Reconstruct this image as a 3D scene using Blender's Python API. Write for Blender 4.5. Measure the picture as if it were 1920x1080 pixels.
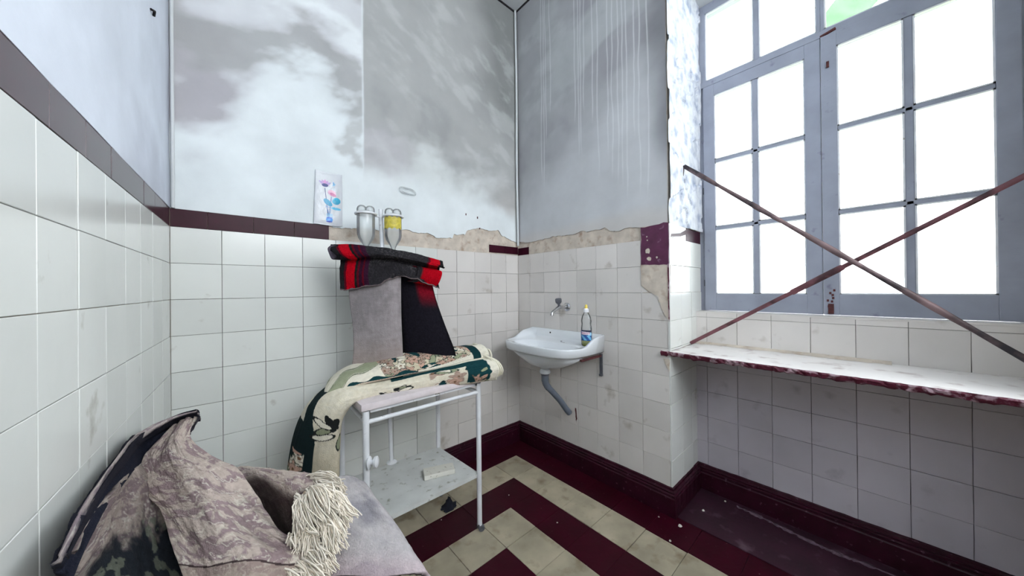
import bpy, math, random
import numpy as np
from mathutils import Vector, Matrix
for o in list(bpy.data.objects): bpy.data.objects.remove(o)
SC = bpy.context.scene; COL = SC.collection
random.seed(7); RNG = np.random.default_rng(7)
# ------------------------------------------------------------------ camera
CAM = np.array([-1.7585, -1.8924, 1.2157]); YAW, PIT, ROL, FPX = .8410, .0030, -.0102, 595.25
cy, sy, cp, sp = math.cos(YAW), math.sin(YAW), math.cos(PIT), math.sin(PIT)
FWD = np.array([cy*cp, sy*cp, sp]); R0 = np.array([sy, -cy, 0.]); U0 = np.cross(R0, FWD)
RGT = R0*math.cos(ROL)+U0*math.sin(ROL); UPV = -R0*math.sin(ROL)+U0*math.cos(ROL)
cd = bpy.data.cameras.new('camera'); cam = bpy.data.objects.new('camera', cd); COL.objects.link(cam)
cd.sensor_width = 36; cd.lens = FPX*36/1920; cd.clip_start = .02; cd.clip_end = 200
cd.shift_x = -.563/1920; cd.shift_y = -.365/1920
M = Matrix((RGT, UPV, -FWD)).transposed().to_4x4(); M.translation = Vector(CAM); cam.matrix_world = M
SC.camera = cam
def at(px, py, d):
    """world point seen at pixel px,py of the 1920x1080 photograph, d metres deep"""
    return CAM + d*(FWD + RGT*(px-960.56)/FPX - UPV*(py-539.63)/FPX)
# ------------------------------------------------------------------ light
SC.view_settings.view_transform = 'Standard'; SC.view_settings.look = 'None'
SC.view_settings.gamma = 1; SC.view_settings.use_curve_mapping = False
SC.view_settings.exposure = 0.5
W = bpy.data.worlds.new('overcast_sky'); SC.world = W; W.use_nodes = True
bg = W.node_tree.nodes['Background']; bg.inputs[0].default_value = (.92, .965, 1, 1); bg.inputs[1].default_value = 9.0
def portal(loc, rot, sx, sy_):
    l = bpy.data.lights.new('daylight_portal', 'AREA'); l.shape = 'RECTANGLE'; l.size = sx; l.size_y = sy_
    l.cycles.is_portal = True
    o = bpy.data.objects.new('daylight_portal', l); COL.objects.link(o); o.location = loc; o.rotation_euler = rot
portal((.56, -1.75, 2.0), (0, math.pi/2, 0), 1.95, 1.15)
portal((-1.075, -3.55, 2.55), (math.pi/2, 0, math.pi), 1.65, 1.3)
# ------------------------------------------------------------------ colour and noise helpers
def lin(c): c = c/255.; return c/12.92 if c <= .04045 else ((c+.055)/1.055)**2.4
def C(r, g, b): return (lin(r), lin(g), lin(b))
def A(c): return np.array(c)
def _h(i, j, s): 
    n = (i.astype(np.int64)*374761393 + j.astype(np.int64)*668265263 + s*974634541) & 0x7fffffff
    n = ((n ^ (n >> 13))*1274126177) & 0x7fffffff
    return ((n ^ (n >> 16)) & 0xffff)/65535.
def vn(x, y, s=0):
    i, j = np.floor(x), np.floor(y); u, v = x-i, y-j; u = u*u*(3-2*u); v = v*v*(3-2*v)
    return (_h(i, j, s)*(1-u)+_h(i+1, j, s)*u)*(1-v)+(_h(i, j+1, s)*(1-u)+_h(i+1, j+1, s)*u)*v
def fbm(x, y, s=0, o=4):
    t = 0; a = .5; n = 0
    for k in range(o): t = t+a*vn(x*2**k, y*2**k, s+k*17); n += a; a *= .5
    return t/n
def sst(a, b, x): t = np.clip((x-a)/(b-a), 0, 1); return t*t*(3-2*t)
def mixc(a, b, t): t = np.asarray(t)[..., None]; return a*(1-t)+np.asarray(b)*t
# ------------------------------------------------------------------ materials
def mat(name, col=(.5, .5, .5), rough=.6, metal=0, attr=False, var=0, bump=0, bscale=40, mottle=0, mscale=6, dirt=None, spec=.5, coat=0, trans=0):
    m = bpy.data.materials.new(name); m.use_nodes = True; nt = m.node_tree; N = nt.nodes; L = nt.links
    p = N['Principled BSDF']; p.inputs['Roughness'].default_value = rough; p.inputs['Metallic'].default_value = metal
    p.inputs['Specular IOR Level'].default_value = spec; p.inputs['Coat Weight'].default_value = coat
    p.inputs['Transmission Weight'].default_value = trans
    if attr: a = N.new('ShaderNodeAttribute'); a.attribute_name = 'Col'; c = a.outputs['Color']
    else: a = N.new('ShaderNodeRGB'); a.outputs[0].default_value = (*col, 1); c = a.outputs[0]
    tc = N.new('ShaderNodeTexCoord'); geo = N.new('ShaderNodeNewGeometry')
    def noise(sc, det=5):
        n = N.new('ShaderNodeTexNoise'); n.inputs['Scale'].default_value = sc; n.inputs['Detail'].default_value = det
        L.new(geo.outputs['Position'], n.inputs['Vector']); return n.outputs['Fac']
    def mr(src, a0, a1, b0, b1):
        n = N.new('ShaderNodeMapRange'); n.inputs[1].default_value = a0; n.inputs[2].default_value = a1
        n.inputs[3].default_value = b0; n.inputs[4].default_value = b1; L.new(src, n.inputs[0]); return n.outputs[0]
    def mul(c, f):
        v = N.new('ShaderNodeVectorMath'); v.operation = 'SCALE'; L.new(c, v.inputs[0]); L.new(f, v.inputs['Scale']); return v.outputs[0]
    if var: 
        oi = N.new('ShaderNodeObjectInfo'); c = mul(c, mr(oi.outputs['Random'], 0, 1, 1-var, 1+var*.3))
    if mottle: c = mul(c, mr(noise(mscale), .3, .7, 1-mottle, 1+mottle*.5))
    if dirt:
        dc, lo, hi, sc = dirt
        x = N.new('ShaderNodeMix'); x.data_type = 'RGBA'; L.new(mr(noise(sc, 8), lo, hi, 0, 1), x.inputs[0]); L.new(c, x.inputs[6]); x.inputs[7].default_value = (*dc, 1); c = x.outputs[2]
    L.new(c, p.inputs['Base Color'])
    if bump:
        b = N.new('ShaderNodeBump'); b.inputs['Strength'].default_value = bump; b.inputs['Distance'].default_value = .004
        L.new(noise(bscale, 6), b.inputs['Height']); L.new(b.outputs[0], p.inputs['Normal'])
    return m
M_ = {}
M_['tile'] = mat('glazed_white_tile', C(222, 224, 220), .22, var=.10, mottle=.06, mscale=3, bump=.08, bscale=12, dirt=(C(150, 140, 125), .66, .82, 9))
M_['tile_b'] = mat('dull_white_tile', C(217, 212, 208), .3, var=.09, mottle=.08, mscale=3, bump=.08, bscale=12, dirt=(C(160, 150, 138), .62, .8, 8))
M_['maroon_gloss'] = mat('glossy_maroon_tile', C(58, 10, 30), .2, var=.15, mottle=.2, mscale=20)
M_['maroon_tile'] = mat('maroon_border_tile', C(54, 8, 28), .35, spec=.15, var=.15, mottle=.2, mscale=20, bump=.05)
M_['maroon'] = mat('maroon_paint', C(48, 7, 26), .4, spec=.25, mottle=.35, mscale=14, bump=.4, bscale=30, dirt=(C(110, 80, 95), .64, .78, 45))
M_['maroon_dusty'] = mat('worn_maroon_cement', C(52, 22, 38), .5, mottle=.4, mscale=7, bump=.3, dirt=(C(112, 92, 102), .58, .78, 9))
M_['tile_c'] = mat('shade_grey_white_tile', C(188, 182, 190), .35, var=.08, mottle=.12, mscale=3, bump=.08, bscale=12, dirt=(C(150, 142, 150), .62, .8, 8))  # white tile greyed: the shade under the sill is put into its colour
M_['floor_maroon'] = mat('maroon_cement_tile', C(54, 4, 22), .4, spec=.15, var=.2, mottle=.3, mscale=9, bump=.15, dirt=(C(130, 110, 110), .70, .76, 60))
M_['floor_cream'] = mat('cream_cement_tile', C(176, 166, 144), .45, var=.15, mottle=.28, mscale=7, bump=.2, dirt=(C(120, 104, 80), .56, .78, 11))
M_['grout'] = mat('dirty_grout', C(72, 62, 58), .9, mottle=.4, mscale=6, bump=.3)
M_['mortar'] = mat('bare_mortar', C(204, 193, 180), .95, mottle=.2, mscale=18, bump=1.0, bscale=34, dirt=(C(160, 136, 118), .54, .78, 22))
M_['plaster'] = mat('stained_plaster', rough=.75, attr=True, mottle=.10, mscale=5, bump=.35, bscale=22)
M_['plaster_plain'] = mat('white_plaster', C(205, 208, 210), .8, mottle=.12, mscale=3, bump=.2)
M_['peeling'] = mat('peeling_whitewash', C(212, 216, 224), .85, mottle=.18, mscale=14, bump=.8, bscale=26, dirt=(C(150, 160, 182), .48, .70, 15))
M_['sillpaint'] = mat('worn_white_sill', C(236, 232, 230), .4, mottle=.08, bump=.3, dirt=(C(176, 160, 158), .56, .74, 13))
M_['rough_maroon'] = mat('chipped_maroon_edge', C(86, 20, 44), .6, bump=1, bscale=60, dirt=(C(168, 140, 150), .5, .6, 30))
M_['frame'] = mat('grey_blue_window_paint', C(152, 157, 172), .5, mottle=.12, mscale=9, bump=.25, dirt=(C(120, 120, 140), .66, .78, 22))
M_['rust'] = mat('rusty_dark', C(88, 44, 44), .8, mottle=.5, mscale=60, bump=1)
M_['white_metal'] = mat('white_enamel', C(226, 228, 232), .3, mottle=.08, mscale=20, bump=.12, dirt=(C(170, 165, 160), .68, .75, 40))
M_['shelf'] = mat('dusty_enamel_shelf', C(206, 208, 206), .45, mottle=.12, mscale=10, bump=.3, dirt=(C(140, 140, 128), .60, .72, 30))
M_['slab'] = mat('padded_pinkish_top', C(216, 206, 208), .7, mottle=.12, mscale=24, bump=.3)
M_['ceramic'] = mat('white_ceramic', C(226, 230, 234), .12, mottle=.04, bump=.02, coat=.3)
M_['chrome'] = mat('chrome', C(190, 190, 192), .22, 1)
M_['dark_metal'] = mat('dark_iron', C(96, 98, 106), .5, .4, mottle=.3, mscale=40)
M_['grey_pvc'] = mat('grey_plastic_pipe', C(98, 106, 118), .5, mottle=.15, mscale=25)
M_['bar'] = mat('painted_iron_bar', C(112, 66, 74), .5, mottle=.35, mscale=12, bump=.4, dirt=(C(60, 30, 36), .5, .62, 10))
M_['bar_grey'] = mat('bare_grey_iron_bar', C(120, 98, 100), .5, .2, mottle=.45, mscale=9, bump=.4, dirt=(C(40, 36, 42), .5, .64, 7))
M_['fabric'] = mat('woven_fabric', rough=.95, attr=True, bump=.6, bscale=260, spec=.1, mottle=.1, mscale=60)
M_['wool'] = mat('wool_blanket', rough=1, attr=True, bump=1, bscale=180, spec=.05, mottle=.25, mscale=120)
M_['fringe'] = mat('cream_fringe_yarn', rough=.8, attr=True, mottle=.1, mscale=30, spec=.2)
M_['white_plastic'] = mat('white_plastic', C(235, 236, 240), .4)
M_['yellow'] = mat('yellow_label_film', C(206, 190, 74), .5, mottle=.35, mscale=60, bump=.6, bscale=90)
M_['yellow_cap'] = mat('yellow_cap_plastic', C(230, 205, 90), .4)
M_['olive'] = mat('green_dish_soap', C(170, 172, 30), .2)
M_['print'] = mat('printed_film', rough=.3, attr=True, bump=.15, bscale=20)
M_['label'] = mat('printed_label', rough=.4, attr=True)
M_['block'] = mat('chipped_white_block', C(216, 214, 204), .8, mottle=.1, bump=.6, dirt=(C(150, 145, 130), .62, .7, 60))
M_['black'] = mat('black_gap', C(22, 18, 22), .9)
M_['navy'] = mat('dark_navy_cloth', C(26, 30, 44), .95, mottle=.4, mscale=40, bump=.8)
M_['leaf'] = mat('green_leaf', C(74, 110, 74), .8, spec=.03, mottle=.25, mscale=6)
M_['stem'] = mat('leaf_stem', C(70, 74, 66), .6)
M_['bark'] = mat('bark', C(90, 84, 74), .9, mottle=.3)
M_['ground'] = mat('garden_ground', C(150, 160, 120), 1, mottle=.3)
def clear(name, tint, white=.12, gloss=.10):
    m = bpy.data.materials.new(name); m.use_nodes = True; nt = m.node_tree; N = nt.nodes; L = nt.links; N.remove(N['Principled BSDF'])
    t = N.new('ShaderNodeBsdfTransparent'); t.inputs[0].default_value = (*tint, 1)
    g = N.new('ShaderNodeBsdfGlossy'); g.inputs['Roughness'].default_value = .08
    d = N.new('ShaderNodeBsdfDiffuse'); d.inputs[0].default_value = (.85, .87, .88, 1)
    fr = N.new('ShaderNodeFresnel'); fr.inputs[0].default_value = 1.45
    a = N.new('ShaderNodeMixShader'); a.inputs[0].default_value = white; L.new(t.outputs[0], a.inputs[1]); L.new(d.outputs[0], a.inputs[2])
    b = N.new('ShaderNodeMixShader'); L.new(fr.outputs[0], b.inputs[0]); L.new(a.outputs[0], b.inputs[1]); L.new(g.outputs[0], b.inputs[2])
    L.new(b.outputs[0], N['Material Output'].inputs[0]); return m
M_['glass'] = clear('window_glass', (.97, .98, .98), .01)
M_['clear'] = clear('clear_bottle_plastic', (.97, .98, .98), .12)
M_['milky'] = clear('milky_drip_bottle', (.95, .97, .97), .28)
# ------------------------------------------------------------------ mesh helpers
def newmesh(name, v, f, m, parent=None, cols=None, smooth=False, loc=None):
    me = bpy.data.meshes.new(name); me.from_pydata([tuple(map(float, p)) for p in v], [], [tuple(int(i) for i in q) for q in f]); me.update()
    if m: me.materials.append(M_[m] if isinstance(m, str) else m)
    if cols is not None:
        a = me.color_attributes.new('Col', 'FLOAT_COLOR', 'POINT')
        a.data.foreach_set('color', np.c_[np.asarray(cols), np.ones(len(cols))].astype(np.float32).ravel())
    if smooth: me.shade_smooth()
    o = bpy.data.objects.new(name, me); COL.objects.link(o)
    if parent: o.parent = parent
    if loc is not None: o.location = loc
    return o
def inst(src, name, parent, loc, scale=(1, 1, 1), rot=(0, 0, 0), m=None):
    o = src.copy(); o.name = name; COL.objects.link(o); o.parent = parent; o.location = loc; o.scale = scale; o.rotation_euler = rot
    return o
class MB:
    def __init__(s): s.v = []; s.f = []
    def add(s, v, f): n = len(s.v); s.v += [tuple(p) for p in v]; s.f += [tuple(i+n for i in q) for q in f]; return s
    def box(s, a, b, bev=0):
        x0, y0, z0 = [min(p, q) for p, q in zip(a, b)]; x1, y1, z1 = [max(p, q) for p, q in zip(a, b)]
        if not bev:
            v = [(x0, y0, z0), (x1, y0, z0), (x1, y1, z0), (x0, y1, z0), (x0, y0, z1), (x1, y0, z1), (x1, y1, z1), (x0, y1, z1)]
            return s.add(v, [(3, 2, 1, 0), (4, 5, 6, 7), (0, 1, 5, 4), (1, 2, 6, 5), (2, 3, 7, 6), (3, 0, 4, 7)])
        import bmesh
        bm = bmesh.new(); bmesh.ops.create_cube(bm, size=1)
        for w in bm.verts: w.co = Vector(((x0+x1)/2+w.co.x*(x1-x0), (y0+y1)/2+w.co.y*(y1-y0), (z0+z1)/2+w.co.z*(z1-z0)))
        bmesh.ops.bevel(bm, geom=bm.edges[:], offset=bev, segments=2, affect='EDGES', profile=.7)
        bm.verts.index_update(); v = [tuple(w.co) for w in bm.verts]; f = [tuple(w.index for w in q.verts) for q in bm.faces]; bm.free()
        return s.add(v, f)
    def tube(s, pts, r, n=12, cap=True, flat=1.0, upv=None):
        pts = [np.array(p, float) for p in pts]; k = len(pts); rr = r if hasattr(r, '__len__') else [r]*k
        v = []; prev = None
        for i, p in enumerate(pts):
            t = pts[min(i+1, k-1)]-pts[max(i-1, 0)]; t = t/(np.linalg.norm(t)+1e-12)
            if prev is None:
                a = np.array(upv if upv is not None else ((0, 0, 1) if abs(t[2]) < .9 else (1, 0, 0)), float)
            else: a = prev
            a = a-t*(a@t); a /= np.linalg.norm(a)+1e-12; prev = a; b = np.cross(t, a)
            for j in range(n):
                th = 2*math.pi*j/n; v.append(p+rr[i]*(a*math.cos(th)+b*math.sin(th)*flat))
        f = [(i*n+j, i*n+(j+1) % n, (i+1)*n+(j+1) % n, (i+1)*n+j) for i in range(k-1) for j in range(n)]
        if cap: f += [tuple(range(n))[::-1], tuple(range((k-1)*n, k*n))]
        return s.add(v, f)
    def lathe(s, prof, n=28, o=(0, 0, 0), sx=1, sy_=1):
        v = [(o[0]+r*math.cos(2*math.pi*j/n)*sx, o[1]+r*math.sin(2*math.pi*j/n)*sy_, o[2]+z) for r, z in prof for j in range(n)]
        k = len(prof); f = [(i*n+j, i*n+(j+1) % n, (i+1)*n+(j+1) % n, (i+1)*n+j) for i in range(k-1) for j in range(n)]
        f += [tuple(range(n))[::-1], tuple(range((k-1)*n, k*n))]
        return s.add(v, f)
    def out(s, name, m, parent=None, smooth=False, loc=None):
        o = newmesh(name, s.v, s.f, m, parent, smooth=smooth, loc=loc)
        if smooth:
            md = o.data; 
            try: md.set_sharp_from_angle(angle=math.radians(40))
            except Exception: pass
        return o
def crv(P, t):
    """catmull-rom through P (n,k) at parameters t in 0..1"""
    P = np.asarray(P, float); n = len(P); x = np.clip(np.asarray(t)*(n-1), 0, n-1-1e-9); i = np.floor(x).astype(int); u = (x-i)
    E = np.concatenate([[2*P[0]-P[1]], P, [2*P[-1]-P[-2]]]); a, b, c, d = E[i], E[i+1], E[i+2], E[i+3]
    sh = u.shape+(1,)*(P.ndim-1); u = u.reshape(sh)
    return .5*((2*b)+(-a+c)*u+(2*a-5*b+4*c-d)*u**2+(-a+3*b-3*c+d)*u**3)
def surf(ctrl, nu, nv, wobble=0, ws=8, seed=0):
    """ctrl rows of 3-D points -> (nu,nv,3) smooth surface"""
    G = np.array(ctrl, float); S = crv(G, np.linspace(0, 1, nu)); S = crv(S.transpose(1, 0, 2), np.linspace(0, 1, nv)).transpose(1, 0, 2)
    if wobble:
        du = np.gradient(S, axis=0); dv = np.gradient(S, axis=1); n = np.cross(du, dv); n /= np.linalg.norm(n, axis=-1, keepdims=True)+1e-9
        U, V = np.meshgrid(np.linspace(0, 1, nu), np.linspace(0, 1, nv), indexing='ij')
        S = S+n*((fbm(U*ws, V*ws, seed)-.5)*wobble)[..., None]
    return S
def sheet(name, S, m, parent=None, colfn=None, thick=.008, back=None):
    """closed sheet of given thickness from an (nu,nv,3) surface; extends away from the camera-side normal"""
    nu, nv = S.shape[:2]; du = np.gradient(S, axis=0); dv = np.gradient(S, axis=1); n = np.cross(du, dv); n /= np.linalg.norm(n, axis=-1, keepdims=True)+1e-9
    if (n*(CAM-S)).sum(-1).mean() < 0: n = -n; flip = True
    else: flip = False
    T = S-n*thick; v = np.concatenate([S.reshape(-1, 3), T.reshape(-1, 3)]); k = nu*nv
    f = []
    for i in range(nu-1):
        for j in range(nv-1):
            q = (i*nv+j, (i+1)*nv+j, (i+1)*nv+j+1, i*nv+j+1)
            f.append(q if not flip else q[::-1]); p = tuple(x+k for x in q); f.append(p[::-1] if not flip else p)
    rim = [i*nv for i in range(nu)]+[(nu-1)*nv+j for j in range(1, nv)]+[i*nv+nv-1 for i in range(nu-2, -1, -1)]+[j for j in range(nv-2, 0, -1)]
    for a, b in zip(rim, rim[1:]+rim[:1]):
        q = (a, a+k, b+k, b); f.append(q if not flip else q[::-1])
    U, V = np.meshgrid(np.linspace(0, 1, nu), np.linspace(0, 1, nv), indexing='ij')
    c = colfn(U, V).reshape(-1, 3) if colfn else np.full((k, 3), .5)
    cb = np.tile(np.array(back), (k, 1)) if back is not None else c
    return newmesh(name, v, f, m, parent, np.concatenate([c, cb]), smooth=True)
def empty(name, loc):
    o = bpy.data.objects.new(name, None); COL.objects.link(o); o.location = loc; o.empty_display_size = .05; return o
def tag(o, label, cat, group=None):
    o['label'] = label; o['category'] = cat
    if group: o['group'] = group
    return o
def rel(o, root):
    """world-space mesh under an empty placed at the thing's base"""
    o.parent = root; o.data.transform(Matrix.Translation(-root.location)); return o
def struct(o): o['kind'] = 'structure'; return o
T = .15; ZT = 1.485; ZB = 1.56; ZC = 3.47; YR = -1.182; YE = -2.32; XR = .384; XW = .484; XL = -1.935; YD = -3.5
# ------------------------------------------------------------------ the setting
wallA = struct(MB().box((XL-.2, .008, 0), (.2, .15, ZC)).out('wall_back', 'mortar'))
b = MB().box((.008, YR, 0), (.18, .008, ZC)); b.box((.006, YR, 0), (.64, YR+.16, 3.6)); 
wallB = struct(b.out('wall_right', 'mortar'))
wallE = struct(MB().box((.008, YE, 0), (.64, YE-.12, 3.6)).out('wall_right_near', 'mortar')); struct(MB().box((.0085, YE-.1201, 0), (.18, YD, ZC)).out('wall_right_end', 'mortar'))
struct(MB().box((0.001, YR, 2.99), (.64, YE, 3.6)).out('wall_lintel', 'plaster_plain'))
wallR = struct(MB().box((XR+.008, YR, 0), (XR+.26, YE, 1.06)).out('wall_recess', 'grout'))
wallV = struct(MB().box((0.008, YR-.001, .0), (XW+.0, YR+.02, 2.99)).out('wall_reveal', 'mortar'))
# rear wall; its high wide opening is unseen, added to let in more daylight
b = MB().box((XL-.3, YD, 0), (.2, YD-.12, 1.9)).box((XL-.3, YD, 3.2), (.2, YD-.12, ZC)).box((XL-.3, YD, 1.9), (-1.90, YD-.12, 3.2)).box((-.25, YD, 1.9), (.2, YD-.12, 3.2))
struct(b.out('wall_rear', 'plaster_plain'))
LA = math.radians(2.2); LD = np.array([-math.sin(LA), -math.cos(LA)]); LN = np.array([math.cos(LA), -math.sin(LA)])  # left wall direction, inward normal
def LP(s, off, z): return (XL+LD[0]*s+LN[0]*off, LD[1]*s+LN[1]*off, z)
v = [LP(s, o, z) for z in (0, ZC) for s, o in ((-.1, -.008), (3.6, -.008), (3.6, -.12), (-.1, -.12))]
wallL = struct(newmesh('wall_left', v, [(3, 2, 1, 0), (4, 5, 6, 7), (0, 1, 5, 4), (1, 2, 6, 5), (2, 3, 7, 6), (3, 0, 4, 7)], 'mortar'))
struct(MB().box((XL-.4, YD-.15, ZC), (.7, .2, ZC+.1)).out('ceiling', 'plaster_plain'))
floor = struct(MB().box((XL-.4, YD-.15, -.06), (.7, .2, -.006)).out('floor', 'grout'))
struct(MB().box((XL-.1, .008, ZC-.012), (0, -.006, ZC)).out('trim_1', 'black')); struct(MB().box((.008, 0, ZC-.012), (-.006, -3.4, ZC)).out('trim_2', 'black'))
# tiles -----------------------------------------------------------------
def tile_mesh(name, m, w=.1484, t=.008, bev=.0009):
    b = MB().box((-w/2, 0, -w/2), (w/2, t, w/2)); me = b.out(name, m); import bmesh
    bm = bmesh.new(); bm.from_mesh(me.data); bmesh.ops.bevel(bm, geom=[e for e in bm.edges if all(abs(v.co.y) < 1e-6 for v in e.verts)], offset=bev, segments=1, affect='EDGES')
    bm.to_mesh(me.data); bm.free(); COL.objects.unlink(me); return me
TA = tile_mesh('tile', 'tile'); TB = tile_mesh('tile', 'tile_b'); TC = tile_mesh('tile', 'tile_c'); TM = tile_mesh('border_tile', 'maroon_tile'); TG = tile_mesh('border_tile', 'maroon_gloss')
def lay(src, name, parent, c, w, h, rz, jit=1):
    """tile centred at c, front face towards local -y turned by rz"""
    j = RNG.normal(0, .0009, 3)*jit
    return inst(src, name, parent, (c[0]+j[0]*abs(math.sin(rz)), c[1]+j[0]*abs(math.cos(rz)), c[2]), ((w-.0015)/.1484, 1, (h-.0015)/.1484),
                (RNG.normal(0, .0025)*jit, RNG.normal(0, .002)*jit, rz+RNG.normal(0, .0025)*jit))
rows = [ZT-k*T for k in range(10)]
def rowspan(k): return rows[k], max(rows[k+1], .10)
colsA = [0]+[-.129-k*T for k in range(13)]; colsA[-1] = XL
for k in range(9):
    for i in range(len(colsA)-1):
        a, b_ = colsA[i], colsA[i+1]; z1, z0 = rowspan(k); lay(TA if i > 4 else TB, 'tile', wallA, ((a+b_)/2, 0, (z1+z0)/2), a-b_, z1-z0, 0)
MB().box((XL, .0055, .1), (0, .009, ZT)).out('grout_bed', 'grout', wallA); MB().box((.0055, 0, .1), (.009, YR, ZT-.0)).out('grout_bed', 'grout', wallB)
# maroon border on back wall: left run and the piece in the corner
for a, b_ in ((-1.935, -1.824), (-1.824, -1.67), (-1.67, -1.513), (-1.513, -1.36), (-.29, -.141), (-.139, -.0)):
    lay(TM, 'border_tile', wallA, ((a+b_)/2, 0, ZT+.0375), b_-a, .075 if a < -1 else .058, 0, .5)
colsB = [0, -.132]+[-.132-k*T for k in range(1, 8)]
for k in range(9):
    for i in range(8):
        if i == 7 and k < 2: continue
        a, b_ = colsB[i], colsB[i+1]; z1, z0 = rowspan(k); lay(TB, 'tile', wallB, (0, (a+b_)/2, (z1+z0)/2), a-b_, z1-z0, -math.pi/2)
lay(TM, 'border_tile', wallB, (0, -.06, ZT+.029), .12, .058, -math.pi/2, .5)
# the stretch of right wall nearer than the window
for k in range(9):
    for i in range(8):
        a, b_ = YE-i*T, max(YE-(i+1)*T, YD); z1, z0 = rowspan(k)
        if a-b_ > .02: lay(TB, 'tile', wallE, (0, (a+b_)/2, (z1+z0)/2), a-b_, z1-z0, -math.pi/2)
for i in range(8):
    a, b_ = YE-i*T, max(YE-(i+1)*T, YD)
    if a-b_ > .02: lay(TM, 'border_tile', wallE, (0, (a+b_)/2, ZT+.0375), a-b_, .075, -math.pi/2, .5)
# left wall tiles
rzL = -LA-math.pi/2+math.pi
def layL(src, name, s0, s1, z0, z1):
    c = LP((s0+s1)/2, 0, (z0+z1)/2); return lay(src, name, wallL, c, s1-s0, z1-z0, rzL, .4)
for k in range(9):
    for i in range(14):
        z1, z0 = rowspan(k); layL(TA, 'tile', i*T+.002, (i+1)*T, z0, z1)
for i in range(14): layL(TG, 'border_tile', .002 if i == 0 else i*T-.04, (i+1)*T-.04, ZT, ZT+.075)
# recess wall, apron and reveal tiles
colsR = [YR, -1.247]+[-1.247-k*.152 for k in range(1, 8)]; colsR[-1] = YE
rr = [.855, .735, .585, .435, .285, .10]
for k in range(5):
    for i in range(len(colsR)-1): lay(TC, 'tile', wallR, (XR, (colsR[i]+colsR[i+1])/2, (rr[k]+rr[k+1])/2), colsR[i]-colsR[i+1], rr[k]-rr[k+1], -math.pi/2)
for i in range(len(colsR)-1):
    lay(TB, 'tile', wallR, (XR, (colsR[i]+colsR[i+1])/2, (.87+1.033)/2), colsR[i]-colsR[i+1], .163, -math.pi/2)
    lay(TB, 'tile', wallR, (XR, (colsR[i]+colsR[i+1])/2, (1.067+1.033)/2), colsR[i]-colsR[i+1], .034, -math.pi/2)
MB().box((XR-.001, YR, 1.058), (.60, YE, 1.068), .002).out('ledge', 'tile_b', wallR)
colV = [.0, .156, .306, XW-.01]
TV = TA
for k in range(9):
    for i in range(3):
        z1, z0 = rowspan(k)
        if k in (4,): 
            for q1, q0 in ((z1, .875), (.845, z0)):
                w1 = colV[i+1] if q1 > .87 or i < 2 else XR
                lay(TV, 'tile', wallV, ((colV[i]+w1)/2, YR-.008, (q1+q0)/2), w1-colV[i], q1-q0, 0)
            continue
        w1 = colV[i+1] if z1 > .9 or i < 2 else XR
        lay(TV, 'tile', wallV, ((colV[i]+w1)/2, YR-.008, (z1+z0)/2), w1-colV[i], z1-z0, 0)
lay(TM, 'border_tile', wallV, (.355, YR-.008, ZT+.0375), .235, .075, 0, .5); lay(TV, 'tile', wallV, (.078, YR-.008, ZT+.0375), .156, .075, 0, .5); lay(TV, 'tile', wallV, (.195, YR-.008, ZT+.0375), .078, .075, 0, .5)
newmesh('paint_streak', [(.015, YR-.0095, 1.487), (.02, YR-.0095, 1.503), (.15, YR-.0095, 1.520), (.24, YR-.0095, 1.553), (.24, YR-.0095, 1.522), (.14, YR-.0095, 1.500)], [(0, 1, 2, 3, 4, 5)], 'maroon_tile', wallV)
# ---- plaster with stains above the tiles (metric coordinates on the wall)
def seg(X, Z, x0, z0, x1, z1, w):
    dx, dz = x1-x0, z1-z0; t = np.clip(((X-x0)*dx+(Z-z0)*dz)/(dx*dx+dz*dz+1e-9), 0, 1); return np.exp(-(((X-x0-t*dx)**2+(Z-z0-t*dz)**2)/w**2))
def plaster(name, parent, s0, s1, edge, place, colfn, ns, nz, zt=ZC):
    S, Q = np.meshgrid(np.linspace(s0, s1, ns), np.linspace(0, 1, nz), indexing='ij'); e = edge(S); Z = e+(zt-e)*Q**1.0
    P = place(S, Z, (fbm(S*5, Z*5, 3)-.5)*.004); c = colfn(S, Z); k = ns*nz; v = P.reshape(-1, 3)
    B = place(S[:, 0], Z[:, 0], np.full(ns, -.012)); v = np.concatenate([v, B.reshape(-1, 3)])
    f = [(i*nz+j, (i+1)*nz+j, (i+1)*nz+j+1, i*nz+j+1) for i in range(ns-1) for j in range(nz-1)]+[(k+i, k+i+1, (i+1)*nz, i*nz) for i in range(ns-1)]
    return newmesh(name, v, f, 'plaster', parent, np.concatenate([c.reshape(-1, 3), np.tile(A(C(150, 118, 100)), (ns, 1))]), smooth=False)
def jag(s, amp, sc, seed): return (fbm(s*sc, s*0+seed, seed, 5)-.5)*amp
def edgeA(S):
    e = np.interp(S, [-1.36, -1.30, -1.134, -.944, -.78, -.738, -.609, -.60, -.509, -.495, -.44, -.378, -.29, -.206, -.158, -.092, 0], [1.552, 1.555, 1.566, 1.582, 1.578, 1.560, 1.563, 1.592, 1.600, 1.633, 1.650, 1.664, 1.657, 1.667, 1.626, 1.603, 1.585])+jag(S, .022, 30, 5)
    return np.where(S < -1.36, ZB, e)
WH = A(C(222, 228, 230)); GR = A(C(150, 152, 153)); GM = A(C(180, 177, 182)); DK = A(C(116, 118, 118)); LG = A(C(196, 199, 199)); BE = A(C(205, 196, 186))
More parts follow.
